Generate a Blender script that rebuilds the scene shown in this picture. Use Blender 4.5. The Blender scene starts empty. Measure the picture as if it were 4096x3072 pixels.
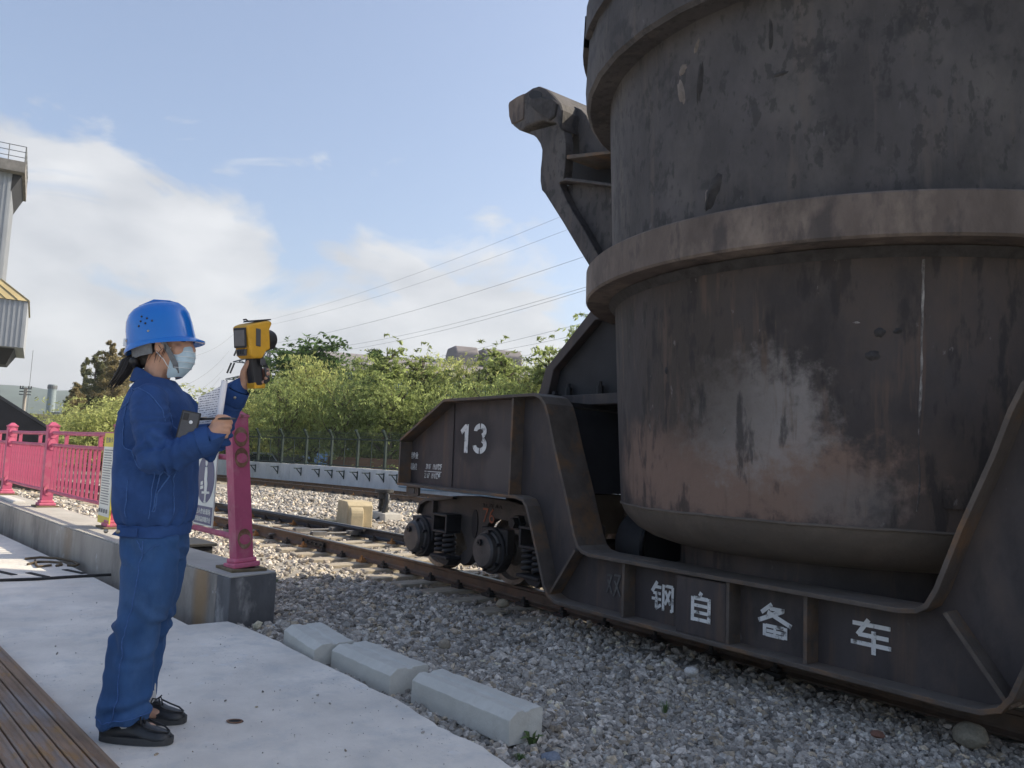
import bpy, bmesh, math, random
import numpy as np
from mathutils import Vector, Matrix, noise as mnoise
random.seed(7); rng = np.random.default_rng(11)
S = bpy.context.scene
COL = S.collection
PI = math.pi
rad = math.radians

# ------------------------------------------------------------------ camera
CAMH = 1.17
YAW, PITCH, ROLL = rad(37.6), rad(5.4), rad(2.5)
fh = Vector((-math.cos(YAW), math.sin(YAW), 0))
fwd = fh * math.cos(PITCH) + Vector((0, 0, math.sin(PITCH)))
rgt0 = fh.cross(Vector((0, 0, 1)))
up0 = rgt0.cross(fwd)
rgt = rgt0 * math.cos(ROLL) + up0 * math.sin(ROLL)
upv = up0 * math.cos(ROLL) - rgt0 * math.sin(ROLL)
cam_d = bpy.data.cameras.new('camera'); cam = bpy.data.objects.new('camera', cam_d); COL.objects.link(cam)
cam.matrix_world = Matrix(((rgt.x, upv.x, -fwd.x, 0), (rgt.y, upv.y, -fwd.y, 0), (rgt.z, upv.z, -fwd.z, CAMH), (0, 0, 0, 1)))
cam_d.sensor_width = 36; cam_d.lens = 36 * 3150 / 4096; cam_d.clip_start = .05; cam_d.clip_end = 6000
S.camera = cam
S.view_settings.view_transform = 'Standard'; S.view_settings.look = 'None'
S.view_settings.exposure = EXPO = 1.15; S.view_settings.gamma = 1.0

# ------------------------------------------------------------------ sun and sky
SUN_EL = rad(35); SUN_H = Vector((.32, .947, 0)).normalized()
sun_dir = SUN_H * math.cos(SUN_EL) + Vector((0, 0, math.sin(SUN_EL)))
sd = bpy.data.lights.new('sun', 'SUN'); so = bpy.data.objects.new('sun', sd); COL.objects.link(so)
sd.energy = 2.9; sd.angle = rad(.53); sd.color = (1, .89, .70)
so.rotation_euler = sun_dir.to_track_quat('Z', 'Y').to_euler(); so.location = sun_dir * 60
W = bpy.data.worlds.new('World'); S.world = W; W.use_nodes = True
def nodes(nt):
    N, L = nt.nodes, nt.links
    def n(t, **k):
        x = N.new(t)
        for a, b in k.items():
            if a.startswith('i_'): x.inputs[int(a[2:])].default_value = b
            else: setattr(x, a, b)
        return x
    def l(a, b): L.new(a, b)
    return n, l
wt = W.node_tree; wt.nodes.clear(); n, l = nodes(wt)
sky = n('ShaderNodeTexSky', sky_type='NISHITA', sun_disc=False, sun_elevation=SUN_EL, sun_rotation=math.atan2(SUN_H.x, SUN_H.y), altitude=50, air_density=1.0, dust_density=3.0, ozone_density=1.6)
tc = n('ShaderNodeTexCoord')
# cloud bank: a layer that thins above a tilted plane, broken by fractal noise
nv = n('ShaderNodeVectorMath', operation='DOT_PRODUCT'); nv.inputs[1].default_value = (0.416, 0.015, 1.0)
l(tc.outputs['Generated'], nv.inputs[0])
mp = n('ShaderNodeMapping'); mp.inputs['Scale'].default_value = (3.0, 3.0, 6.5); mp.inputs['Location'].default_value = (.55, .2, .35); l(tc.outputs['Generated'], mp.inputs[0])
nz = n('ShaderNodeTexNoise'); nz.inputs['Scale'].default_value = 1.9; nz.inputs['Detail'].default_value = 9; nz.inputs['Roughness'].default_value = .56; nz.inputs['Distortion'].default_value = .48
l(mp.outputs[0], nz.inputs[0])
a1 = n('ShaderNodeMath', operation='MULTIPLY_ADD', i_1=-5.6, i_2=-.30); l(nv.outputs['Value'], a1.inputs[0])
a2 = n('ShaderNodeMath', operation='MULTIPLY_ADD', i_1=3.7, i_2=-1.85); l(nz.outputs['Fac'], a2.inputs[0])
a3 = n('ShaderNodeMath', operation='ADD'); l(a1.outputs[0], a3.inputs[0]); l(a2.outputs[0], a3.inputs[1])
cr = n('ShaderNodeValToRGB'); cr.color_ramp.elements[0].position = .02; cr.color_ramp.elements[1].position = .48
cr.color_ramp.elements[0].color = (0, 0, 0, 1); cr.color_ramp.elements[1].color = (.86, .86, .86, 1); l(a3.outputs[0], cr.inputs[0])
nz2 = n('ShaderNodeTexNoise'); nz2.inputs['Scale'].default_value = 2.6; nz2.inputs['Detail'].default_value = 5; l(mp.outputs[0], nz2.inputs[0])
cc = n('ShaderNodeValToRGB'); cc.color_ramp.elements[0].position = .35; cc.color_ramp.elements[1].position = .7
cc.color_ramp.elements[0].color = (1.95, 1.99, 2.08, 1); cc.color_ramp.elements[1].color = (2.75, 2.75, 2.76, 1); l(nz2.outputs['Fac'], cc.inputs[0])
tint = n('ShaderNodeMix', data_type='RGBA'); tint.inputs[0].default_value = .48
tint.inputs[7].default_value = (.78, .85, 1.08, 1); l(sky.outputs[0], tint.inputs[6])
mx = n('ShaderNodeMix', data_type='RGBA'); l(cr.outputs[0], mx.inputs[0]); l(tint.outputs[2], mx.inputs[6]); l(cc.outputs[0], mx.inputs[7])
bg = n('ShaderNodeBackground'); bg.inputs['Strength'].default_value = SKY = .15
l(mx.outputs[2], bg.inputs[0]); wo = n('ShaderNodeOutputWorld'); l(bg.outputs[0], wo.inputs[0])

# ------------------------------------------------------------------ helpers
class MB:
    """collects shapes, then links them as one mesh object"""
    def __init__(s): s.v = []; s.f = []; s.m = []; s.mi = 0
    def add(s, vs, fs):
        o = len(s.v); s.v += [tuple(v) for v in vs]; s.f += [tuple(i + o for i in f) for f in fs]; s.m += [s.mi] * len(fs); return s
    def box(s, x0, x1, y0, y1, z0, z1, M=None):
        vs = [(x, y, z) for z in (z0, z1) for y in (y0, y1) for x in (x0, x1)]
        if M is not None: vs = [M @ Vector(v) for v in vs]
        return s.add(vs, [(0, 2, 3, 1), (4, 5, 7, 6), (0, 1, 5, 4), (2, 6, 7, 3), (0, 4, 6, 2), (1, 3, 7, 5)])
    def prism(s, prof, a, b, axis='y', M=None):
        k = len(prof)
        def P(p, t): return {'y': (p[0], t, p[1]), 'x': (t, p[0], p[1]), 'z': (p[0], p[1], t)}[axis]
        vs = [P(p, a) for p in prof] + [P(p, b) for p in prof]
        if M is not None: vs = [M @ Vector(v) for v in vs]
        fs = [tuple(range(k))[::-1], tuple(range(k, 2 * k))] + [(i, (i + 1) % k, k + (i + 1) % k, k + i) for i in range(k)]
        return s.add(vs, fs)
    def strip(s, line, th, y0, y1, side=1):
        """plate that follows an XZ polyline with thickness th (to the left of travel when side=1)"""
        L = [Vector(p) for p in line]; off = []
        for i, p in enumerate(L):
            a = L[max(i - 1, 0)]; b = L[min(i + 1, len(L) - 1)]
            d1 = (p - a).normalized() if i else (b - p).normalized(); d2 = (b - p).normalized() if i < len(L) - 1 else d1
            t = (d1 + d2).normalized(); nn = Vector((-t.y, t.x)) * side
            c = max(.5, nn.dot(Vector((-d1.y, d1.x)) * side)); off.append(p + nn * th / c)
        k = len(L); vs = []
        for i in range(k): vs += [(L[i].x, y0, L[i].y), (L[i].x, y1, L[i].y), (off[i].x, y1, off[i].y), (off[i].x, y0, off[i].y)]
        fs = [(0, 1, 2, 3), (4 * k - 1, 4 * k - 2, 4 * k - 3, 4 * k - 4)]
        for i in range(k - 1):
            a, b = 4 * i, 4 * i + 4
            for j in range(4): fs.append((a + j, b + j, b + (j + 1) % 4, a + (j + 1) % 4))
        return s.add(vs, fs)
    def tube(s, pts, r, n=8, cap=True, sy=1.0):
        pts = [Vector(p) for p in pts]; k = len(pts)
        rs = r if hasattr(r, '__len__') else [r] * k
        t0 = (pts[1] - pts[0]).normalized(); u = t0.orthogonal().normalized(); vs = []
        for i, p in enumerate(pts):
            t = ((pts[min(i + 1, k - 1)] - p).normalized() + (p - pts[max(i - 1, 0)]).normalized())
            t = t.normalized() if t.length > 1e-6 else t0
            u = (u - t * u.dot(t)).normalized(); w = t.cross(u)
            for j in range(n):
                a = 2 * PI * j / n; vs.append(p + (u * math.cos(a) + w * math.sin(a) * sy) * rs[i])
        fs = [(i * n + j, i * n + (j + 1) % n, (i + 1) * n + (j + 1) % n, (i + 1) * n + j) for i in range(k - 1) for j in range(n)]
        if cap: fs += [tuple(range(n))[::-1], tuple(range((k - 1) * n, k * n))]
        return s.add(vs, fs)
    def limb(s, pts, rs, n=12):
        """tube with rounded ends"""
        pts = [Vector(p) for p in pts]; P = []; R = []
        d = (pts[0] - pts[1]).normalized()
        for a in (80, 55, 28): P.append(pts[0] + d * rs[0] * math.sin(rad(a))); R.append(rs[0] * math.cos(rad(a)))
        for i in range(len(pts)):
            P.append(pts[i]); R.append(rs[i])
            if i < len(pts) - 1: P.append((pts[i] + pts[i + 1]) / 2); R.append((rs[i] + rs[i + 1]) / 2)
        d = (pts[-1] - pts[-2]).normalized()
        for a in (28, 55, 80): P.append(pts[-1] + d * rs[-1] * math.sin(rad(a))); R.append(rs[-1] * math.cos(rad(a)))
        return s.tube(P, R, n)
    def lathe(s, prof, n=32, c=(0, 0, 0), axis='z', a0=0, a1=2 * PI):
        full = abs(a1 - a0 - 2 * PI) < 1e-6; m = n if full else n + 1; k = len(prof); vs = []
        for j in range(m):
            a = a0 + (a1 - a0) * j / n
            for (r, h) in prof:
                p = {'z': (r * math.cos(a), r * math.sin(a), h), 'y': (r * math.cos(a), h, r * math.sin(a)), 'x': (h, r * math.cos(a), r * math.sin(a))}[axis]
                vs.append((p[0] + c[0], p[1] + c[1], p[2] + c[2]))
        fs = []
        for j in range(n):
            b = (j + 1) % m
            for i in range(k - 1): fs.append((j * k + i, b * k + i, b * k + i + 1, j * k + i + 1))
        return s.add(vs, fs)
    def ell(s, c, r, nu=20, nv=12, M=None):
        vs = []; fs = []
        for i in range(nv + 1):
            t = PI * i / nv
            for j in range(nu):
                a = 2 * PI * j / nu; v = Vector((r[0] * math.sin(t) * math.cos(a), r[1] * math.sin(t) * math.sin(a), r[2] * math.cos(t)))
                if M is not None: v = M @ v
                vs.append(v + Vector(c))
        for i in range(nv):
            for j in range(nu): fs.append((i * nu + j, (i + 1) * nu + j, (i + 1) * nu + (j + 1) % nu, i * nu + (j + 1) % nu))
        return s.add(vs, fs)
    def rings(s, R, cap=True):
        k = len(R[0]); vs = [p for r in R for p in r]
        fs = [(i * k + j, i * k + (j + 1) % k, (i + 1) * k + (j + 1) % k, (i + 1) * k + j) for i in range(len(R) - 1) for j in range(k)]
        if cap: fs += [tuple(range(k))[::-1], tuple(range((len(R) - 1) * k, len(R) * k))]
        return s.add(vs, fs)
    def mesh(s, name, mats, smooth=False, off=None):
        me = bpy.data.meshes.new(name)
        vs = s.v if off is None else [(v[0] - off[0], v[1] - off[1], v[2] - off[2]) for v in s.v]
        me.from_pydata(vs, [], s.f)
        mats = mats if isinstance(mats, (list, tuple)) else [mats]
        for m in mats: me.materials.append(m)
        if len(mats) > 1: me.polygons.foreach_set('material_index', s.m)
        bm = bmesh.new(); bm.from_mesh(me); bmesh.ops.recalc_face_normals(bm, faces=bm.faces); bm.to_mesh(me); bm.free()
        if smooth:
            me.polygons.foreach_set('use_smooth', [True] * len(me.polygons))
            if smooth is not True: me.set_sharp_from_angle(angle=rad(smooth))
        return me
    def build(s, name, mats, parent=None, smooth=False, bevel=0, world=False, off=None):
        if world and parent is not None:
            q = parent
            while q.parent: q = q.parent
            off = q.location
        o = bpy.data.objects.new(name, s.mesh(name, mats, smooth, off)); COL.objects.link(o)
        if parent is not None: o.parent = parent
        if bevel:
            b = o.modifiers.new('bevel', 'BEVEL'); b.width = bevel; b.segments = 2; b.limit_method = 'ANGLE'; b.angle_limit = rad(40)
        return o
def tag(o, label, cat=None, group=None, kind=None):
    if label: o['label'] = label
    if cat: o['category'] = cat
    if group: o['group'] = group
    if kind: o['kind'] = kind
    return o
def thing(name, label, cat, loc=(0, 0, 0), rz=0, group=None):
    o = bpy.data.objects.new(name, None); COL.objects.link(o); o.location = loc; o.rotation_euler = (0, 0, rz); o.empty_display_size = .1
    return tag(o, label, cat, group)
def copy_obj(o, parent=None, loc=None):
    c = o.copy(); COL.objects.link(c); c.parent = parent
    if loc is not None: c.location = loc
    return c
def copy_tree(o, parent=None):
    c = o.copy(); COL.objects.link(c); c.parent = parent
    for ch in list(o.children): copy_tree(ch, c)
    return c
def text_mesh(body, h, w=None, bold=0., depth=.004):
    """flat lettering as mesh verts in its own XY plane, origin bottom-left, scaled to height h (and width w)"""
    cu = bpy.data.curves.new('t', 'FONT'); cu.body = body; cu.size = 1; cu.offset = bold; cu.extrude = .01; cu.resolution_u = 2
    ob = bpy.data.objects.new('t', cu); COL.objects.link(ob)
    bpy.context.view_layer.update()
    me = bpy.data.meshes.new_from_object(ob.evaluated_get(bpy.context.evaluated_depsgraph_get()))
    V = np.array([v.co[:] for v in me.vertices]); Fc = [tuple(p.vertices) for p in me.polygons]
    bpy.data.objects.remove(ob); bpy.data.curves.remove(cu); bpy.data.meshes.remove(me)
    lo, hi = V.min(0), V.max(0); V = V - lo; sc = h / (hi - lo)[1]; sx = sc if w is None else w / (hi - lo)[0]
    V[:, 0] *= sx; V[:, 1] *= sc; V[:, 2] *= depth / (hi - lo)[2]
    return V, Fc
# camera-space helper used only to read positions off while modelling: everything below is in world metres
TX, TY = Vector((1, 0, 0)), Vector((0, 1, 0))
def ray(x, y): return fwd + rgt * ((x - 2048) / 3150) - upv * ((y - 1536) / 3150)
CAMP = Vector((0, 0, CAMH))
def onD(x, y, D): return CAMP + ray(x, y) * D

# ------------------------------------------------------------------ materials
def mat(name, col, rough=.7, metal=0., var=.25, scale=6., bump=.0, bscale=None, col2=None, fac2=(.45, .65), scale2=3., stretch=(1, 1, 1), spec=.5, detail=6, coat=0.):
    m = bpy.data.materials.new(name); m.use_nodes = True; nt = m.node_tree; n, l = nodes(nt)
    b = nt.nodes['Principled BSDF']; b.inputs['Roughness'].default_value = rough; b.inputs['Metallic'].default_value = metal
    b.inputs['Specular IOR Level'].default_value = spec; b.inputs['Coat Weight'].default_value = coat
    tc = n('ShaderNodeTexCoord'); mp = n('ShaderNodeMapping'); mp.inputs['Scale'].default_value = stretch; l(tc.outputs['Object'], mp.inputs[0])
    nz = n('ShaderNodeTexNoise'); nz.inputs['Scale'].default_value = scale; nz.inputs['Detail'].default_value = detail; nz.inputs['Roughness'].default_value = .62; l(mp.outputs[0], nz.inputs[0])
    rp = n('ShaderNodeValToRGB'); e = rp.color_ramp.elements; e[0].position = .28; e[1].position = .72
    e[0].color = (*[c * (1 - var) for c in col], 1); e[1].color = (*[min(c * (1 + var), 1) for c in col], 1); l(nz.outputs['Fac'], rp.inputs[0])
    out = rp.outputs[0]
    if col2:
        z2 = n('ShaderNodeTexNoise'); z2.inputs['Scale'].default_value = scale2; z2.inputs['Detail'].default_value = 8; z2.inputs['Roughness'].default_value = .66
        z2.noise_dimensions = '4D'; z2.inputs['W'].default_value = 3.3; l(mp.outputs[0], z2.inputs[0])
        r2 = n('ShaderNodeValToRGB'); r2.color_ramp.elements[0].position = fac2[0]; r2.color_ramp.elements[1].position = fac2[1]; l(z2.outputs['Fac'], r2.inputs[0])
        mx = n('ShaderNodeMix', data_type='RGBA'); l(r2.outputs[0], mx.inputs[0]); l(out, mx.inputs[6]); mx.inputs[7].default_value = (*col2, 1); out = mx.outputs[2]
    l(out, b.inputs['Base Color'])
    if bump:
        z3 = n('ShaderNodeTexNoise'); z3.inputs['Scale'].default_value = bscale or scale * 4; z3.inputs['Detail'].default_value = 8; z3.inputs['Roughness'].default_value = .65; l(mp.outputs[0], z3.inputs[0])
        bp = n('ShaderNodeBump'); bp.inputs['Strength'].default_value = bump; bp.inputs['Distance'].default_value = .01; l(z3.outputs['Fac'], bp.inputs['Height']); l(bp.outputs[0], b.inputs['Normal'])
    m['out'] = ''
    return m
def layer(m, col, center, radii, soft=.35, nscale=5., namp=.6, amount=1., stretch=(1, 1, 1)):
    """a stain of its own shape laid over a material: an ellipsoid patch broken up by noise (object space)"""
    nt = m.node_tree; n, l = nodes(nt); b = nt.nodes['Principled BSDF']; src = b.inputs['Base Color'].links[0].from_socket
    tc = n('ShaderNodeTexCoord'); mp = n('ShaderNodeMapping', vector_type='POINT')
    mp.inputs['Location'].default_value = [-c / r for c, r in zip(center, radii)]; mp.inputs['Scale'].default_value = [1 / r for r in radii]; l(tc.outputs['Object'], mp.inputs[0])
    ln = n('ShaderNodeVectorMath', operation='LENGTH'); l(mp.outputs[0], ln.inputs[0])
    ms = n('ShaderNodeMapping'); ms.inputs['Scale'].default_value = stretch; l(tc.outputs['Object'], ms.inputs[0])
    nz = n('ShaderNodeTexNoise'); nz.inputs['Scale'].default_value = nscale; nz.inputs['Detail'].default_value = 8; nz.inputs['Roughness'].default_value = .65; l(ms.outputs[0], nz.inputs[0])
    a = n('ShaderNodeMath', operation='MULTIPLY_ADD', i_1=namp * 2, i_2=-namp); l(nz.outputs['Fac'], a.inputs[0])
    s = n('ShaderNodeMath', operation='ADD'); l(ln.outputs['Value'], s.inputs[0]); l(a.outputs[0], s.inputs[1])
    mr = n('ShaderNodeMapRange', interpolation_type='SMOOTHSTEP'); mr.inputs[1].default_value = 1 + soft; mr.inputs[2].default_value = 1 - soft; mr.inputs[3].default_value = 0; mr.inputs[4].default_value = amount; l(s.outputs[0], mr.inputs[0])
    mx = n('ShaderNodeMix', data_type='RGBA'); l(mr.outputs[0], mx.inputs[0]); l(src, mx.inputs[6]); mx.inputs[7].default_value = (*col, 1); l(mx.outputs[2], b.inputs['Base Color'])
    return m
def specks(m, col, scale=40., thr=(.66, .72), amount=.7, stretch=(1, 1, 1)):
    nt = m.node_tree; n, l = nodes(nt); b = nt.nodes['Principled BSDF']; src = b.inputs['Base Color'].links[0].from_socket
    tc = n('ShaderNodeTexCoord'); ms = n('ShaderNodeMapping'); ms.inputs['Scale'].default_value = stretch; l(tc.outputs['Object'], ms.inputs[0])
    nz = n('ShaderNodeTexNoise'); nz.inputs['Scale'].default_value = scale; nz.inputs['Detail'].default_value = 5; nz.inputs['Roughness'].default_value = .6; l(ms.outputs[0], nz.inputs[0])
    big = n('ShaderNodeTexNoise'); big.inputs['Scale'].default_value = 2.3; big.inputs['Detail'].default_value = 3; l(tc.outputs['Object'], big.inputs[0])
    ad = n('ShaderNodeMath', operation='MULTIPLY_ADD', i_1=.35, i_2=-.175); l(big.outputs['Fac'], ad.inputs[0]); sm = n('ShaderNodeMath', operation='ADD'); l(nz.outputs['Fac'], sm.inputs[0]); l(ad.outputs[0], sm.inputs[1])
    mr = n('ShaderNodeMapRange'); mr.inputs[1].default_value = thr[0]; mr.inputs[2].default_value = thr[1]; mr.inputs[3].default_value = 0; mr.inputs[4].default_value = amount; l(sm.outputs[0], mr.inputs[0])
    mx = n('ShaderNodeMix', data_type='RGBA'); l(mr.outputs[0], mx.inputs[0]); l(src, mx.inputs[6]); mx.inputs[7].default_value = (*col, 1); l(mx.outputs[2], b.inputs['Base Color'])
    return m

def dust(m, col=(.17, .15, .13), lo=.55, hi=.9, amount=.75):
    """settled dust on faces that look up"""
    nt = m.node_tree; n, l = nodes(nt); b = nt.nodes['Principled BSDF']; src = b.inputs['Base Color'].links[0].from_socket
    ge = n('ShaderNodeNewGeometry'); sp = n('ShaderNodeSeparateXYZ'); l(ge.outputs['True Normal'], sp.inputs[0]); tc = n('ShaderNodeTexCoord'); nz = n('ShaderNodeTexNoise'); nz.inputs['Scale'].default_value = 9; nz.inputs['Detail'].default_value = 7; l(tc.outputs['Object'], nz.inputs[0])
    mr = n('ShaderNodeMapRange'); mr.inputs[1].default_value = lo; mr.inputs[2].default_value = hi; mr.inputs[3].default_value = 0; mr.inputs[4].default_value = 1; l(sp.outputs['Z'], mr.inputs[0])
    m2 = n('ShaderNodeMapRange'); m2.inputs[1].default_value = .3; m2.inputs[2].default_value = .6; m2.inputs[3].default_value = .35; m2.inputs[4].default_value = amount; l(nz.outputs['Fac'], m2.inputs[0]); mu = n('ShaderNodeMath', operation='MULTIPLY'); l(mr.outputs[0], mu.inputs[0]); l(m2.outputs[0], mu.inputs[1])
    mx = n('ShaderNodeMix', data_type='RGBA'); l(mu.outputs[0], mx.inputs[0]); l(src, mx.inputs[6]); mx.inputs[7].default_value = (*col, 1); l(mx.outputs[2], b.inputs['Base Color']); return m
# ------------------------------------------------------------------ ground, platform, gravel
M_concrete = mat('platform_concrete', (.73, .685, .615), .85, var=.17, scale=2.2, bump=.8, bscale=24, col2=(.53, .53, .51), fac2=(.5, .75), scale2=4.5)
specks(M_concrete, (.34, .33, .31), 26, (.66, .74), .7, (1, 2.6, 1)); specks(M_concrete, (.74, .74, .73), 9, (.62, .72), .5)
M_kerb = mat('kerb_concrete', (.36, .325, .285), .9, var=.22, scale=3.5, bump=.5, bscale=22, col2=(.17, .155, .14), fac2=(.5, .68), scale2=2.2, stretch=(1, 1, .45))
specks(M_kerb, (.62, .62, .62), 9, (.68, .72), .75, (1, 1, .5))
M_kerbtop = mat('kerb_top_concrete', (.42, .40, .36), .9, var=.15, scale=4, bump=.4, bscale=25)
M_blockend = mat('end_block_dark', (.12, .12, .125), .85, var=.3, scale=6, bump=.4, bscale=25, col2=(.34, .33, .32), fac2=(.54, .66), scale2=5, stretch=(1, 1, .5))
M_gravelbase = mat('gravel_base', (.27, .25, .22), .95, var=.5, scale=34, bump=1., bscale=45, detail=3)
M_far = mat('terrain_soil', (.16, .16, .11), .95, var=.3, scale=.4)
def ycn(x): return 5.82 - .0055 * max(0., -6 - x) ** 2 if x > -60 else 5.82 - .0055 * 54 ** 2 + (x + 60) * .594
def ycf(x): return 13.2 - .006 * max(0., -12 - x) ** 2 if x > -60 else 13.2 - .006 * 48 ** 2 + (x + 60) * .576
def gz(x, y):
    """height of the gravel"""
    z = -.07
    d = y - 2.3
    z -= .17 * min(max(d / 1.6, 0), 1)
    if x < -5.5: z = min(z, -.07 - .14 * min(max((-5.5 - x) / 1.0, 0), 1) * 1.0) if y < 4.2 else z
    if abs(y - ycn(x)) < (1.9 if x < -5.3 else .98): z = min(z, -.31 + .20 * max(0., (abs(y - ycn(x)) - 1.35)) / .55 * .35)
    if abs(y - ycf(x)) < 1.5: z = min(z, -.275)
    z += .035 * mnoise.noise(Vector((x * .9, y * .9, 0))) + .015 * mnoise.noise(Vector((x * 3, y * 3, 5)))
    return z
xs = np.concatenate([np.arange(-70, -14, .8), np.arange(-14, 6.01, .16)]); ys = np.concatenate([np.arange(-6, 1.4, .6), np.arange(1.4, 6, .16), np.arange(6, 16.1, .5)])
vs = [(x, y, gz(x, y)) for y in ys for x in xs]; k = len(xs)
fs = [(j * k + i, j * k + i + 1, (j + 1) * k + i + 1, (j + 1) * k + i) for j in range(len(ys) - 1) for i in range(k - 1)]
# the gravel sheet stays below the platform slab
vs = [(x, y, min(z, -.16) if y < 1.9 and x > -5.6 else z) for x, y, z in vs]
mb = MB(); mb.add(vs, fs); g = mb.build('gravel_ground', M_gravelbase, smooth=True); tag(g, None, kind='structure')
mb = MB(); mb.add([(-4000, -4000, -.62), (4000, -4000, -.62), (4000, 4000, -.62), (-4000, 4000, -.62)], [(0, 1, 2, 3)]); tag(mb.build('ground', M_far), None, kind='structure')
# platform slab: an uneven broken edge towards the gravel
edge = [(-5.42, 1.86), (-5.18, 1.90), (-4.8, 1.935), (-4.24, 1.95), (-3.9, 1.975), (-3.53, 1.98), (-3.39, 2.0), (-2.97, 1.965), (-2.67, 1.99), (-2.43, 1.955), (-1.6, 1.96), (-.6, 2.0), (2.5, 2.0)]
ed = []
for a, b in zip(edge[:-1], edge[1:]):
    for q in np.linspace(0, 1, 8, endpoint=False):
        x = a[0] + (b[0] - a[0]) * q; ed.append((x, a[1] + (b[1] - a[1]) * q + .012 * mnoise.noise(Vector((x * 9, 0, 1))) + .006 * mnoise.noise(Vector((x * 31, 0, 1)))))
ed.append(edge[-1])
prof = [(-40, -9), (2.5, -9)] + ed[::-1] + [(-5.42, 1.6), (-8, 1.4), (-13.5, .85), (-30, -1.2), (-40, -2.6)]
mb = MB(); mb.prism(prof, -.25, 0, 'z'); pl = mb.build('platform', M_concrete, bevel=.006); tag(pl, None, kind='structure')
# low kerb wall that carries the railing
KB = [(-40, -2.35), (-30, -.98), (-20, .30), (-14.5, .92), (-12.7, 1.13), (-9.3, 1.39), (-7.25, 1.60), (-5.42, 1.85)]
KBk = [(-5.54, 2.22), (-7.4, 2.02), (-9.4, 1.90), (-12.8, 1.60), (-14.6, 1.42), (-20, .80), (-30, -.48), (-40, -1.85)]
kw = thing('kerb_wall', 'low stained concrete kerb wall carrying the pink railing', 'wall', (-5.5, 2, 0))
mb = MB(); mb.prism(KB[:-1] + [(-5.62, 1.825), (-5.74, 2.197)] + KBk[1:], -.5, .28, 'z'); mb.build('wall_body', M_kerb, kw, world=True, bevel=.008)
mb = MB(); mb.prism([(-5.618, 1.824), (-5.42, 1.85), (-5.54, 2.222), (-5.738, 2.198)], -.55, .281, 'z'); o = mb.build('end_block', M_blockend, kw, world=True, bevel=.008); tag(o, 'dark painted end block of the kerb')
layer(M_kerb, (.34, .22, .11), (-.35, -.25, .1), (.10, .6, .5), .6, 7, .5, .8, (1, 1, .4)); layer(M_kerb, (.30, .22, .14), (-3.5, -.3, .1), (.15, .6, .5), .6, 7, .5, .6, (1, 1, .4))
mb = MB(); mb.prism([(a[0], a[1] + .006) for a in KB] + [(p[0], p[1] - .006) for p in KBk], .283, .292, 'z'); mb.build('wall_cap', M_kerbtop, kw, world=True)
# ------------------------------------------------------------------ railway tracks
M_rail = mat('rail_rust', (.12, .085, .062), .65, .3, var=.35, scale=7, bump=.3, bscale=60, col2=(.17, .10, .06), scale2=5)
M_railtop = mat('rail_polished', (.30, .29, .29), .32, .9, var=.2, scale=12)
M_raildark = mat('rail_oiled', (.035, .034, .038), .45, .3, var=.3, scale=8, bump=.2, bscale=60)
M_sleeper = mat('sleeper_timber', (.40, .35, .27), .9, var=.25, scale=9, bump=.5, bscale=40, stretch=(3, 1, 3), col2=(.24, .21, .17), scale2=3)
M_clip = mat('clip_dark', (.045, .04, .036), .7, .3, var=.4, scale=20)
M_cliprust = mat('clip_rust', (.34, .17, .06), .8, .1, var=.4, scale=25, bump=.3)
RAILP = [(-.065, 0), (.065, 0), (.065, .012), (.022, .028), (.010, .045), (.010, .115), (.034, .128), (.036, .148), (.028, .155), (-.028, .155), (-.036, .148), (-.034, .128), (-.010, .115), (-.010, .045), (-.022, .028), (-.065, .012)]
def sweep_rail(name, yfun, x0, x1, step, mats, parent, zt=-.10, wx=None):
    mb = MB(); X = np.arange(x0, x1 + 1e-6, step); Rg = []
    for x in X:
        y = yfun(x); d = (yfun(x + .05) - yfun(x - .05)) / .1; nn = Vector((-d, 1)).normalized()
        Rg.append([(x + nn.x * p[0], y + nn.y * p[0], zt - .155 + p[1]) for p in RAILP])
    kk = len(RAILP); V = [p for r_ in Rg for p in r_]
    for i in range(len(Rg) - 1):
        for j in range(kk):
            mb.mi = 1 if j == 8 else 0
            mb.add([Rg[i][j], Rg[i][(j + 1) % kk], Rg[i + 1][(j + 1) % kk], Rg[i + 1][j]], [(0, 1, 2, 3)])
    mb.mi = 0; mb.add(Rg[0], [tuple(range(kk))]); mb.add(Rg[-1], [tuple(range(kk))])
    o = mb.build(name, mats, parent, world=True); bm = bmesh.new(); bm.from_mesh(o.data); bmesh.ops.remove_doubles(bm, verts=bm.verts, dist=.0005); bm.to_mesh(o.data); bm.free(); return o
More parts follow.
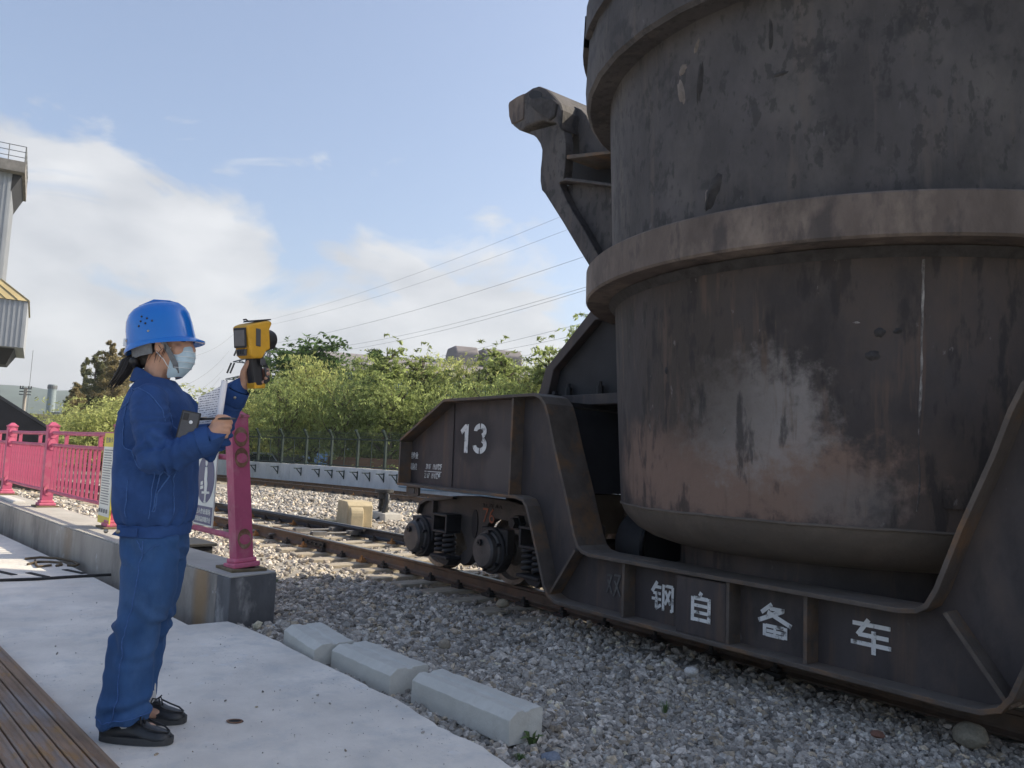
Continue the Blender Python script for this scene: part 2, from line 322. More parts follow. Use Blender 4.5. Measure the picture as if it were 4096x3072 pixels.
def track(label, yc, x0, x1, sp, zt, clips, dark):
    t = thing('railway_track', label, 'track', ((x0 + x1) / 2, yc((x0 + x1) / 2), zt - .25))
    sweep_rail('rail', lambda x: yc(x) - .74, x0, x1, .5, [M_rail, M_railtop], t, zt)
    sweep_rail('rail', lambda x: yc(x) + .74, x0, x1, .5, [M_raildark if dark else M_rail, M_railtop], t, zt)
    mbs = MB(); mbs.box(-.11, .11, -1.3, 1.3, -.16, 0); base = mbs.mesh('sleeper', M_sleeper)
    bmx = bmesh.new(); bmx.from_mesh(base); bmesh.ops.bevel(bmx, geom=bmx.edges[:], offset=.012, segments=1, affect='EDGES'); bmx.to_mesh(base); bmx.free()
    mbc = MB(); mbc.box(-.07, .07, -.13, -.04, 0, .03); mbc.box(-.03, .03, -.10, -.05, .03, .055); mbc.tube([(0, -.085, .03), (0, -.085, .085)], .016, 6); 
    cm = mbc.mesh('rail_clip', M_clip); cr_ = mbc.mesh('rail_clip', M_cliprust)
    x = x0 + .3; i = 0
    while x < x1 - .2:
        a = math.atan((yc(x + .1) - yc(x - .1)) / .2) + random.uniform(-.02, .02)
        s = bpy.data.objects.new('sleeper', base); COL.objects.link(s); s.parent = t; s.location = Vector((x, yc(x) + random.uniform(-.04, .04), zt - .165 + random.uniform(-.006, .006))) - t.location; s.rotation_euler = (0, 0, a)
        s.scale = (random.uniform(.85, 1.1), random.uniform(.97, 1.03), 1)
        if clips[0] < x < clips[1]:
            for sg, fl in ((-1, 0), (-1, PI), (1, 0), (1, PI)):
                c = bpy.data.objects.new('rail_clip', cr_ if (i % 3 == 1 and x < -8) else cm); COL.objects.link(c); c.parent = t; c.location = Vector((x, yc(x) + sg * .74, zt - .164)) - t.location; c.rotation_euler = (0, 0, a + fl)
        x += sp * random.uniform(.95, 1.05); i += 1
    return t
tn = track('railway track under the dark ladle car, rusty near rail and bleached sleepers', ycn, -44, 3.5, .56, -.10, (-19, -3), True)
tf = track('far railway track running below the white retaining wall', ycf, -60, -2, .6, -.06, (-30, -14), False)
# fish plates, switch rods and blade of the turnout
for x, sg, oy in ((-11.0, -1, -.03), (-10.6, 1, -.03), (-9.0, 1, -.03)):
    mb = MB(); L = .38
    y = ycn(x) + sg * .74; mb.box(x - L, x + L, y - .034, y - .012, -.215, -.145)
    for q in (-.3, -.15, 0, .15, .3): mb.tube([(x + q, y - .06, -.18), (x + q, y - .01, -.18)], .016, 6)
    mb.build('fish_plate', M_clip, tn, world=True)
M_steelrod = mat('rod_steel', (.20, .19, .18), .5, .5, var=.3, scale=15)
mb = MB(); X = [-17.5, -15.5, -13.5, -12.0]
mb.tube([(x, ycn(x) + .74 - .10 - .02 * (i == 0), -.125) for i, x in enumerate(X)], .03, 6); mb.build('switch_blade', M_raildark, tn, world=True)
for x in (-12.3, -12.9):
    y = ycn(x); mb = MB(); mb.tube([(x, y - .85, -.19), (x + .05, y + .75, -.19)], .018, 8); mb.box(x - .03, x + .1, y - .15, y + .1, -.22, -.16); mb.box(x - .04, x + .1, y + .5, y + .66, -.225, -.155)
    mb.build('switch_rod', M_steelrod, tn, world=True)
mb = MB(); mb.box(-12.7, -11.5, ycn(-12) - .66, ycn(-12) - .60, -.17, -.105); mb.build('guard_rail', M_rail, tn, world=True)

# ------------------------------------------------------------------ loose gravel (stuff)
def unit_ico():
    bm = bmesh.new(); bmesh.ops.create_icosphere(bm, subdivisions=1, radius=1); V = np.array([v.co[:] for v in bm.verts]); Fc = np.array([[v.index for v in f.verts] for f in bm.faces]); bm.free(); return V, Fc
ICO_V, ICO_F = unit_ico()
M_stone = bpy.data.materials.new('gravel_stone'); M_stone.use_nodes = True
nt = M_stone.node_tree; n, l = nodes(nt); b = nt.nodes['Principled BSDF']; b.inputs['Roughness'].default_value = .9
at = n('ShaderNodeAttribute', attribute_name='col'); tc = n('ShaderNodeTexCoord'); nz = n('ShaderNodeTexNoise'); nz.inputs['Scale'].default_value = 60; nz.inputs['Detail'].default_value = 5; l(tc.outputs['Object'], nz.inputs[0])
mr = n('ShaderNodeMapRange'); mr.inputs[1].default_value = .25; mr.inputs[2].default_value = .75; mr.inputs[3].default_value = .55; mr.inputs[4].default_value = 1.35; l(nz.outputs['Fac'], mr.inputs[0])
mx = n('ShaderNodeVectorMath', operation='SCALE'); l(at.outputs['Color'], mx.inputs[0]); l(mr.outputs[0], mx.inputs['Scale']); l(mx.outputs[0], b.inputs['Base Color'])
def stone_cols(N, P=None):
    v = np.clip(rng.lognormal(-1.0, .36, N), .11, .66); c = np.stack([v, v * .985, v * .97], 1)
    w = rng.random(N); warm = w < .12; c[warm] *= np.array([1.1, 1.0, .84]); cool = w > .85; c[cool] *= np.array([.95, .99, 1.02]); c *= np.array([1.06, .98, .87])
    if P is not None:
        yn = np.array([ycn(v) for v in P[:, 0]]); d = np.abs(np.abs(P[:, 1] - yn) - .74); k = np.exp(-(d / .35) ** 2)[:, None] * .75; c = c * (1 - k) + c * np.array([.62, .47, .36]) * k
    return np.clip(c, .03, .7)
def stones(name, P, size, cols, squash=.7):
    N = len(P); q = rng.normal(size=(N, 3, 3)); Q, _ = np.linalg.qr(q)
    sc = np.stack([rng.uniform(.7, 1.25, N), rng.uniform(.6, 1.0, N), rng.uniform(.45, .8, N)], 1) * size[:, None]
    V = ICO_V[None] * (1 + rng.uniform(-.34, .30, (N, 12, 1))); V = V * sc[:, None, :]; V = np.einsum('nij,nkj->nki', Q, V); V[:, :, 2] *= squash + .2
    V = V + P[:, None, :]; Fc = (ICO_F[None] + (np.arange(N) * 12)[:, None, None]).reshape(-1, 3)
    me = bpy.data.meshes.new(name); me.vertices.add(N * 12); me.vertices.foreach_set('co', V.reshape(-1)); me.loops.add(len(Fc) * 3); me.loops.foreach_set('vertex_index', Fc.reshape(-1).astype(np.int32))
    me.polygons.add(len(Fc)); me.polygons.foreach_set('loop_start', np.arange(0, len(Fc) * 3, 3, dtype=np.int32)); me.update(calc_edges=True); me.shade_flat()
    at = me.color_attributes.new('col', 'FLOAT_COLOR', 'POINT'); c4 = np.ones((N, 12, 4)); c4[:, :, :3] = cols[:, None, :]; at.data.foreach_set('color', c4.reshape(-1))
    me.materials.append(M_stone); o = bpy.data.objects.new(name, me); COL.objects.link(o); return o
def scatter(N, x0, x1, y0, y1, zmin, zmax, s0, s1):
    P = np.stack([rng.uniform(x0, x1, N), rng.uniform(y0, y1, N)], 1)
    d = -P[:, 0] * math.cos(YAW) + P[:, 1] * math.sin(YAW); r_ = P[:, 0] * math.sin(YAW) + P[:, 1] * math.cos(YAW)
    k = (d > zmin) & (d <= zmax) & (np.abs(r_ / np.maximum(d, .1)) < .82); P = P[k]
    x, y = P[:, 0], P[:, 1]
    kerbback = np.interp(x, [p[0] for p in KBk[::-1]], [p[1] for p in KBk[::-1]]) + .02
    slab = np.interp(x, [p[0] for p in ed], [p[1] for p in ed]) + .012
    lim = np.where(x < -5.52, kerbback, slab); ok = y > lim
    yn = np.array([ycn(v) for v in x]); yf = np.array([ycf(v) for v in x])
    ok &= (np.abs(np.abs(y - yn) - .74) > .075) & (np.abs(np.abs(y - yf) - .74) > .08) & (y < yf + 1.55)
    onsl = (np.abs(y - yn) < 1.25) | (np.abs(y - yf) < 1.25); ok &= ~(onsl & (rng.random(len(x)) < .35))
    P = P[ok]; onsl = onsl[ok] & ((P[:, 0] < -5.3) | (np.abs(P[:, 1] - yn[ok]) < .95)); z = np.array([gz(a, b_) for a, b_ in P]); z = np.where(onsl, np.minimum(z, -.285), z)
    s = rng.uniform(s0, s1, len(P)) * rng.choice([.7, 1, 1, 1.35], len(P)); return np.column_stack([P, z + s * rng.uniform(-.1, .45, len(P))]), s
allP, allS = [], []
for a in ((70000, -7, 1, 1.9, 5.6, 1.5, 5.2, .012, .027), (50000, -11, 1, 1.9, 7, 5.2, 8.5, .018, .036), (26000, -20, -4, 1.2, 12, 8.5, 14, .025, .045), (26000, -34, -8, -1, 14, 14, 27, .035, .06)):
    p, s = scatter(*a); allP.append(p); allS.append(s)
P = np.concatenate(allP); s_ = np.concatenate(allS); print('stones', [len(p) for p in allP])
tag(stones('gravel', P, s_, stone_cols(len(P), P)), 'loose crushed grey stone ballast around the rails', 'gravel', kind='stuff')
# ------------------------------------------------------------------ ladle car
M_steel = mat('car_steel', (.060, .050, .050), .66, .15, var=.28, scale=3, bump=.25, bscale=45, col2=(.10, .078, .066), fac2=(.5, .7), scale2=2.2, stretch=(1, 1, .5))
dust(M_steel); specks(M_steel, (.115, .078, .055), 9, (.56, .70), .6, (1, 1, .06)); specks(M_steel, (.16, .15, .145), 26, (.72, .78), .5, (1, 1, .35)); specks(M_steel, (.028, .026, .028), 4, (.56, .66), .6, (1, 1, .4))
M_flange = mat('car_flange_rust', (.10, .082, .070), .75, .1, var=.3, scale=6, bump=.45, bscale=50, col2=(.21, .115, .055), fac2=(.50, .68), scale2=3.4); dust(M_flange)
M_black = mat('deep_black_steel', (.020, .020, .023), .7, .1, var=.3, scale=4, bump=.3)
M_paint = mat('stencil_white', (.70, .70, .68), .85, var=.15, scale=9, col2=(.13, .125, .12), fac2=(.53, .64), scale2=19)
M_paintold = mat('stencil_faded', (.13, .125, .12), .85, var=.2, scale=9, col2=(.07, .066, .066), fac2=(.42, .6), scale2=20)
M_red = mat('number_red', (.30, .10, .055), .8, var=.25, scale=15, col2=(.10, .06, .05), fac2=(.55, .7), scale2=20)
layer(M_steel, (.092, .078, .074), (-2.62, -1.37, 1.12), (.24, .2, .27), .25, 5, .35, .8); layer(M_steel, (.030, .026, .029), (-3.04, -1.37, 1.45), (.33, .2, .24), .2, 6, .3, .85)
CX = -3.31; CY = 5.82
car = thing('ladle_car', 'dark steel ladle transfer car numbered 13 on the near track', 'rail wagon', (CX, CY, -.1))
YN, YW = 4.30, 4.45            # outer flange edge, web plane
top = [(-7.54, 1.30), (-6.70, 1.71), (-5.42, 1.715), (-5.27, 1.715), (-5.19, 1.69), (-5.13, 1.63), (-5.07, 1.50), (-4.99, 1.28), (-4.83, .90), (-4.71, .58), (-4.66, .49), (-4.60, .45), (-4.50, .435)]
low = [(-7.55, .86), (-6.69, .85), (-5.46, .85), (-5.36, .83), (-5.30, .77), (-5.24, .64), (-5.12, .36), (-5.03, .14), (-4.98, .075), (-4.90, .045), (-4.78, .04)]
mir = lambda L: [(2 * CX - x, z) for x, z in L[::-1]]
TOP = top + mir(top); LOW = low + mir(low)
for far in (0, 1):
    yo = (lambda y: y) if not far else (lambda y: 2 * CY - y)
    fr = MB(); fr.prism(TOP + LOW[::-1], yo(YW), yo(YW + .018), 'y'); web = fr.build('side_web', M_steel, car, world=True)
    a, b_ = sorted((yo(YN), yo(YN + .32)))
    f1 = MB(); f1.strip(TOP, .028, a, b_, 1); f1.build('top_flange', M_flange, car, world=True, bevel=.004)
    f2 = MB(); f2.strip(LOW, .028, a, b_, -1); f2.build('bottom_flange', M_flange, car, world=True, bevel=.004)
    if far: continue
    for sg in (0, 1):
        X = (lambda x: x) if not sg else (lambda x: 2 * CX - x)
        e = sorted((X(-7.545), X(-7.52))); m2 = MB(); m2.box(e[0], e[1], YN + .005, YW + .3, .86, 1.30); m2.build('end_plate', M_flange, car, world=True)
        e = sorted((X(-5.60), X(-5.575))); m2 = MB(); m2.box(e[0], e[1], YN + .02, YW, .852, 1.713); m2.build('stiffener', M_flange, car, world=True)
        m2 = MB(); m2.strip([(X(-4.72), .47), (X(-5.02), .07)], .022, YN + .03, YW, 1); m2.build('stiffener', M_flange, car, world=True)
        m2 = MB(); m2.strip([(X(-6.72), 1.70), (X(-6.70), .86)], .010, YW - .012, YW, 1); m2.build('weld_strip', M_steel, car, world=True)
    for x in (-4.17, -3.235, -2.68):
        m2 = MB(); m2.box(x - .012, x + .012, YN + .03, YW, .041, .434); m2.build('stiffener', M_flange, car, world=True)
    m2 = MB(); m2.box(-3.66, -3.25, YN + .028, YN + .05, .042, .42); m2.build('cover_plate', M_steel, car, world=True, bevel=.004)
# lifting eye under the end, small lug on the flange
mb = MB(); mb.prism([(-7.45, .85), (-7.20, .85), (-7.20, .74), (-7.28, .72), (-7.40, .72), (-7.45, .76)], 4.36, 4.39, 'y')
mb.build('tow_eye', M_flange, car, world=True, bevel=.006)
mb = MB(); mb.prism([(-7.38, .815), (-7.27, .815), (-7.27, .755), (-7.38, .755)], 4.355, 4.395, 'y'); mb.build('eye_slot', M_paintold, car, world=True)
mb = MB(); mb.box(-5.80, -5.70, 4.9, 5.0, 1.74, 1.80); mb.box(-5.76, -5.72, 4.93, 4.97, 1.80, 1.83); mb.build('flange_lug', M_black, car, world=True)
# cross members, floor, end beams and the trunnion pedestals
mb = MB(); mb.box(-7.52, -7.46, 4.62, 7.02, .88, 1.28); mb.build('end_beam', M_black, car, world=True)
mb = MB(); mb.box(-7.5, -5.3, 4.64, 7.0, .88, .93); mb.build('deck_plate', M_black, car, world=True)
mb = MB(); mb.box(-7.0, -5.32, 4.64, 7.0, 1.66, 1.70); mb.build('deck_plate', M_black, car, world=True)
mb = MB(); mb.prism([(-5.30, 1.64), (-4.95, .90), (-5.0, .90), (-5.33, 1.6)], 4.64, 7.0, 'y'); mb.build('cross_plate', M_black, car, world=True)
mb = MB(); mb.box(2 * CX + 5.3, 2 * CX + 7.5, 4.64, 7.0, .88, .93); mb.box(2 * CX + 5.32, 2 * CX + 7.0, 4.64, 7.0, 1.66, 1.70); mb.build('deck_plate', M_black, car, world=True)
# trunnion pedestal: thick A-frame casting with a recessed web, seen past the gooseneck
def pedestal(sg):
    X = (lambda x: x) if not sg else (lambda x: 2 * CX - x)
    Y0, Y1 = 5.05, 6.6
    base = [(-6.25, 1.70), (-6.10, 1.86), (-6.02, 2.08), (-5.38, 2.60), (-4.72, 2.60), (-4.72, 1.70)]
    inner = [(-5.92, 1.84), (-5.90, 2.06), (-5.32, 2.52), (-4.80, 2.52), (-4.80, 1.84)]
    m = MB(); m.prism([(X(x), z) for x, z in base], Y0 + .10, Y1 - .10, 'y'); m.build('pedestal_web', M_black, car, world=True)
    for ya, yb in ((Y0, Y0 + .098), (Y1 - .098, Y1)):
        m = MB(); k = len(base); ring_o = base; ring_i = [(-5.98, 1.80), (-5.96, 1.84), (-5.90, 2.06), (-5.32, 2.50), (-4.82, 2.50), (-4.82, 1.80)]
        vs = [(X(p[0]), y, p[1]) for y in (ya, yb) for p in ring_o] + [(X(p[0]), y, p[1]) for y in (ya, yb) for p in ring_i]
        fs = []
        for i in range(k):
            j = (i + 1) % k
            fs += [(i, j, 2 * k + j, 2 * k + i), (k + i, k + j, 3 * k + j, 3 * k + i), (i, j, k + j, k + i), (2 * k + i, 2 * k + j, 3 * k + j, 3 * k + i)]
        m.add(vs, fs); m.build('pedestal_rim', M_steel, car, world=True, bevel=.008)
    for x in (-5.72, -5.28): m = MB(); m.tube([(X(x), Y0 + .05, 1.80), (X(x), Y0 + .05, 1.88)], .035, 6); m.tube([(X(x), Y0 + .05, 1.88), (X(x), Y0 + .05, 1.92)], .02, 6); m.build('anchor_bolt', M_black, car, world=True)
    m = MB(); m.lathe([(0, -.5), (.20, -.5), (.22, -.46), (.22, .46), (.20, .5), (0, .5)], 20, (X(-5.28), 5.82, 2.46), 'y'); m.build('trunnion_bearing', M_black, car, world=True, smooth=40)
pedestal(0); pedestal(1)
# brake cylinder in the well and cross shaft
mb = MB(); mb.lathe([(0, -.22), (.20, -.22), (.27, -.16), (.29, -.05), (.29, .12), (.26, .16), (0, .16)], 28, (-4.55, 5.05, .50), 'x'); mb.build('brake_cylinder', M_black, car, world=True, smooth=35)
mb = MB(); mb.lathe([(.285, .0), (.31, .0), (.31, .03), (.285, .03)], 32, (-4.40, 5.05, .50), 'x'); mb.build('cylinder_rim', mat('oily_black', (.012, .012, .014), .25, .3), car, world=True, smooth=35)
mb = MB(); mb.box(-4.35, -2.2, 6.3, 6.6, .30, .55); mb.build('cross_shaft', M_black, car, world=True)
# debris flake on the beam
mb = MB(); mb.prism([(-4.16, 4.42), (-4.02, 4.38), (-3.90, 4.44), (-4.0, 4.50), (-4.12, 4.49)], .464, .474, 'z'); mb.build('flake', M_flange, car, world=True)

# --- bogies
M_bogie = mat('bogie_cast', (.058, .052, .050), .7, .1, var=.3, scale=5, bump=.4, bscale=45, col2=(.085, .07, .062), scale2=3)
M_bogied = mat('bogie_dark', (.030, .029, .032), .65, .15, var=.3, scale=6, bump=.3, bscale=40)
M_cap = mat('axle_cap', (.075, .072, .072), .55, .2, var=.35, scale=7, bump=.3, col2=(.13, .11, .10), fac2=(.55, .7), scale2=5)
M_wheel = mat('wheel_tread', (.26, .23, .20), .5, .5, var=.25, scale=10, col2=(.12, .09, .07), scale2=6)
ZR = -.10; RW = .345; AX = (-7.77, -6.40)
def bogie(sg):
    X = (lambda x: x) if not sg else (lambda x: 2 * CX - x)
    bo = MB()
    prof = [(-7.95, .50), (-7.90, .62), (-7.75, .68), (-7.20, .74), (-6.90, .755), (-6.30, .755), (-6.10, .73), (-5.2, .72), (-5.0, .60), (-5.0, .45), (-5.95, .45), (-6.0, .54), (-6.50, .55), (-6.60, .50), (-6.68, .40), (-6.92, .06), (-7.02, .01), (-7.12, .04), (-7.12, .10), (-6.98, .20), (-7.06, .34), (-7.2, .46), (-7.56, .46), (-7.62, .42), (-7.9, .42)]
    bo.prism([(X(x), z) for x, z in prof], 4.66, 4.765, 'y')
    body = bo.build('bogie', M_bogie, car, world=True, bevel=.012)
    def sub(mb, nm, mt, sm=False, bv=0): return mb.build(nm, mt, body, world=True, smooth=sm, bevel=bv)
    # raised edge rib, oval hole and cast V leg
    m = MB(); m.strip([(X(-7.95), .50), (X(-7.90), .62), (X(-7.75), .68), (X(-7.20), .735)], .035, 4.60, 4.66, -1 if not sg else 1); sub(m, 'edge_rib', M_bogie, bv=.006)
    m = MB(); m.box(min(X(-7.62), X(-7.585)), max(X(-7.62), X(-7.585)), 4.60, 4.66, .47, .68); sub(m, 'edge_rib', M_bogie, bv=.006)
    m = MB(); m.prism([(X(-6.84 + .055 * math.cos(a)), .47 + .15 * math.sin(a)) for a in np.linspace(0, 2 * PI, 18, endpoint=False)], 4.652, 4.70, 'y'); sub(m, 'oval_hole', M_black)
    for x in (-7.24, -5.72):
        m = MB(); x0, x1 = X(x) - .14, X(x) + .14; y0, y1 = 4.47, 4.66
        m.box(x0, x1, y0, y1, .52, .545); m.box(x0, x1, y0, y1, .345, .37); m.box(x0, x0 + .03, y0, y1, .37, .52); m.box(x1 - .03, x1, y0, y1, .37, .52); sub(m, 'spring_seat', M_bogied, bv=.006)
        m = MB(); m.box(x0 - .02, x1 + .03, y0, y1, .075, .105); m.prism([(x0, .075), (x1 + .02, .075), (x1 - .05, .0), (x0 + .1, .02)], y0 + .05, y1, 'y'); sub(m, 'spring_base', M_bogied, bv=.006)
        for dx in (-.08, .08):
            m = MB(); pts = []
            for i in range(4 * 16 + 1):
                a = 2 * PI * i / 16; pts.append((X(x) + dx + .058 * math.cos(a), 4.56 + .058 * math.sin(a), .12 + .215 * i / 64))
            m.tube(pts, .021, 8); sub(m, 'coil_spring', M_bogied, True)
    for i, x in enumerate(AX):
        # axle box housing, round cap with bolts
        m = MB(); m.prism([(X(x) + .23 * math.cos(a), .25 + .23 * math.sin(a)) for a in np.linspace(0, 2 * PI, 24, endpoint=False)], 4.54, 4.66, 'y'); sub(m, 'axle_box', M_bogied, bv=.012)
        m = MB(); m.box(X(x) - .20, X(x) + .24, 4.57, 4.66, .22, .47); sub(m, 'axle_box', M_bogied, bv=.01)
        m = MB(); m.lathe([(0, -.095), (.150, -.09), (.170, -.07), (.174, -.02), (.195, -.012), (.20, .01)], 30, (X(x), 4.53, .25), 'y'); sub(m, 'axle_cap', M_cap, 40)
        m = MB()
        for q in range(6):
            a = PI * q / 3 + .4; m.lathe([(0, -.03), (.018, -.028), (.018, .02)], 6, (X(x) + .188 * math.cos(a), 4.515, .25 + .188 * math.sin(a)), 'y')
        m.lathe([(.014, -.03), (.034, -.03), (.034, .03)], 6, (X(x) - .02, 4.44, .33), 'y'); sub(m, 'cap_bolt', M_bogied)
        for yw in (5.08, 2 * CY - 5.08):
            s = 1 if yw < CY else -1
            m = MB(); m.lathe([(.06, -.09 * s), (.12, -.09 * s), (.16, -.03 * s), (.28, -.01 * s), (.30, -.065 * s), (RW, -.065 * s), (RW + .002, .05 * s), (RW + .012, .065 * s), (RW + .028, .075 * s), (RW + .022, .10 * s), (.27, .10 * s), (.15, .06 * s), (.06, .09 * s)], 40, (X(x), yw, ZR + RW + .001), 'y'); sub(m, 'wheel', [M_wheel], 35)
        m = MB(); m.tube([(X(x), 4.80, ZR + RW), (X(x), 2 * CY - 4.80, ZR + RW)], .075, 14); sub(m, 'axle', M_bogied, 40)
    m = MB(); m.lathe([(0, -.06), (.05, -.06), (.055, -.03), (.055, 0), (.075, 0), (.08, .06)], 6, (X(-6.07), 4.60, .55), 'y'); sub(m, 'pivot_bolt', M_bogied)
    m = MB(); m.box(min(X(-7.9), X(-5.1)), max(X(-7.9), X(-5.1)), 2 * CY - 4.80, 2 * CY - 4.66, .45, .74); sub(m, 'far_side_frame', M_bogied)
    m = MB(); m.box(min(X(-6.8), X(-6.2)), max(X(-6.8), X(-6.2)), 5.22, 2 * CY - 5.22, .40, .82); sub(m, 'bolster', M_bogied)
    # the frame sits between the outer web and the wheels
    body.location.y = .20
    for o in list(body.children):
        if o.name.split('.')[0] in ('wheel', 'axle', 'bolster', 'far_side_frame'): o.location.y = -.20
    return body
bg0 = bogie(0); bogie(1)
# --- stencilled marks
def put_text(body, x0, z0, h, w, y, m, name, parent, bold=0., italic=0., depth=.003):
    V, Fc = text_mesh(body, h, w, bold, depth); mb = MB()
    mb.add([(x0 + v[0] + italic * v[1], y - depth / 2 + v[2] - depth / 2, z0 + v[1]) for v in V], Fc); return mb.build(name, m, parent, world=True)
def strokes(S_, x0, z0, w, h, y, m, name, parent, t=.012):
    """stencil strokes given on a 0..100 grid"""
    mb = MB()
    for i, s in enumerate(S_):
        xa, ya, xb, yb, th = s; a = Vector((x0 + xa / 100 * w, z0 + ya / 100 * h)); b_ = Vector((x0 + xb / 100 * w, z0 + yb / 100 * h)); d = (b_ - a).normalized(); nn = Vector((-d.y, d.x)) * th / 200 * h
        yy = y - .0003 * i; q = [a + nn, a - nn, b_ - nn, b_ + nn]; mb.prism([(p.x, p.y) for p in q], yy - .002, yy, 'y')
    return mb.build(name, m, parent, world=True)
YS = YW - .0035
G = [(28, 98, 6, 62, 13), (20, 80, 46, 80, 11), (12, 58, 44, 58, 10), (6, 38, 46, 38, 10), (26, 58, 26, 6, 12), (24, 4, 46, 20, 11), (56, 92, 56, 2, 11), (62, 88, 96, 88, 11), (95, 88, 95, 4, 11), (86, 6, 95, 6, 10), (64, 72, 86, 26, 10), (86, 74, 64, 24, 10)]
Z_ = [(52, 99, 44, 86, 14), (12, 82, 12, 0, 13), (88, 82, 88, 0, 13), (18, 78, 82, 78, 13), (20, 54, 80, 54, 11), (20, 31, 80, 31, 11), (20, 7, 80, 7, 12)]
B_ = [(42, 100, 12, 70, 13), (36, 86, 78, 86, 12), (76, 86, 4, 44, 14), (30, 74, 98, 42, 14), (22, 36, 22, 0, 12), (82, 36, 82, 0, 12), (26, 32, 78, 32, 11), (28, 17, 76, 17, 10), (26, 4, 78, 4, 11), (52, 30, 52, 6, 9)]
C_ = [(8, 84, 96, 84, 13), (46, 100, 20, 50, 14), (22, 52, 92, 52, 13), (4, 26, 98, 26, 13), (58, 68, 58, -2, 14)]
strokes(G, -4.00, .125, .22, .205, YS, M_paint, 'lettering', car); strokes(Z_, -3.535, .14, .18, .195, YN + .0245, M_paint, 'lettering', car)
strokes(B_, -3.09, .125, .25, .20, YS, M_paint, 'lettering', car); strokes(C_, -2.47, .16, .25, .185, YS, M_paint, 'lettering', car)
strokes([(10, 90, 45, 90, 10), (40, 90, 10, 10, 10), (15, 70, 45, 10, 10), (55, 95, 98, 95, 10), (92, 95, 55, 0, 10), (60, 70, 98, 5, 10)], -4.47, .15, .17, .17, YS, M_paintold, 'lettering', car)
# the number 13, cut as a stencil
strokes([(52, 100, 52, 0, 22), (46, 93, 6, 72, 18)], -6.58, 1.205, .20, .285, YS, M_paint, 'lettering', car)
mb = MB()
def arc3(cx, cz, rx, rz, a0, a1, th):
    A = np.linspace(rad(a0), rad(a1), 12); o = [(cx + rx * math.cos(a), cz + rz * math.sin(a)) for a in A]; i_ = [(cx + (rx - th) * math.cos(a), cz + (rz - th) * math.sin(a)) for a in A]
    for q in range(11): mb.prism([o[q], o[q + 1], i_[q + 1], i_[q]], YS - .002, YS, 'y')
for g0, g1 in ((-62, 84), (96, 175)): arc3(-6.245, 1.418, .105, .078, g0, g1, .054)
for g0, g1 in ((-84, 62), (185, 264)): arc3(-6.245, 1.287, .115, .086, g0, g1, .056)
mb.build('number', M_paint, car, world=True)
put_text('连挂作业', -7.63 + .03, 1.12, .075, .22, YS, M_paint, 'lettering', car, .012); put_text('确认钩位', -7.60, 1.00, .075, .21, YS, M_paint, 'lettering', car, .012)
put_text('20 07   19.07', -7.21, 1.02, .055, .23, YS, M_paint, 'lettering', car, .004, .15); put_text('DF', -6.97, 1.02, .06, .07, YS, M_paint, 'lettering', car, .03)
put_text('23 07   19 07', -7.23, .925, .055, .23, YS, M_paint, 'lettering', car, .004, .15); put_text('DF', -6.99, .925, .06, .07, YS, M_paint, 'lettering', car, .03)
mb = MB(); mb.box(-7.23, -6.90, YS - .002, YS, .992, 1.000); mb.build('lettering', M_paint, car, world=True)
# red cast number on the bogie
put_text('76', -6.70, .50, .15, .20, 4.656, M_red, 'number', bg0, .0, .0)
put_text('2U  1Y  A-A', -6.72, .66, .035, .34, 4.656, M_bogied, 'cast_mark', bg0, .01)
# ------------------------------------------------------------------ hot metal ladle
LX, LY = -3.25, 5.85
M_lad = mat('ladle_shell_upper', (.066, .060, .061), .78, .05, var=.38, scale=2.2, bump=1., bscale=13, col2=(.115, .104, .098), fac2=(.5, .7), scale2=1.6, stretch=(1, 1, .6))
M_lad2 = mat('ladle_shell_lower', (.050, .042, .041), .8, .05, var=.38, scale=2.6, bump=1., bscale=14, col2=(.085, .063, .052), fac2=(.48, .68), scale2=1.7, stretch=(1, 1, .55))
M_band = mat('ladle_band', (.125, .098, .084), .8, .05, var=.35, scale=4, bump=.5, bscale=40, col2=(.25, .20, .165), fac2=(.5, .68), scale2=2.6, stretch=(1, 1, .5))
M_dome = mat('ladle_bottom', (.12, .098, .08), .85, .05, var=.3, scale=4, bump=.6, bscale=30, col2=(.10, .085, .072), scale2=2.4)
M_slag = mat('slag_crust', (.046, .043, .044), .95, var=.4, scale=12, bump=1., bscale=40)
M_seam = mat('weld_white', (.34, .32, .30), .9, var=.3, scale=14, col2=(.06, .052, .05), fac2=(.42, .54), scale2=12, stretch=(1, 1, .3))
def cyl(vx, vy, R):
    """local point of the shell seen at a place in the reference (view of 2212 px width)"""
    d = ray(vx * 4096 / 2212, vy * 4096 / 2212); ox, oy = -LX, -LY; a = d.x ** 2 + d.y ** 2; b_ = ox * d.x + oy * d.y; c = ox * ox + oy * oy - R * R
    t = (-b_ - math.sqrt(max(b_ * b_ - a * c, 0))) / a; return Vector((ox + d.x * t, oy + d.y * t, CAMH + d.z * t))
P = cyl(1560, 1025, 1.76); layer(M_lad2, (.22, .145, .11), P, (.95, .75, .30), .35, 8, .9, .85)
P = cyl(1400, 1000, 1.76); layer(M_lad2, (.20, .13, .10), P, (.45, .6, .26), .5, 5, .5, .8)
P = cyl(1620, 900, 1.79); layer(M_lad2, (.25, .225, .21), P, (.40, .38, .34), .45, 10, 1.1, .85)
P = cyl(1500, 800, 1.8); layer(M_lad2, (.060, .046, .036), P, (.5, .5, .5), .6, 4, .6, .7)
P = cyl(1830, 1080, 1.76); layer(M_lad2, (.15, .14, .135), P, (.22, .3, .14), .7, 16, .9, .6)
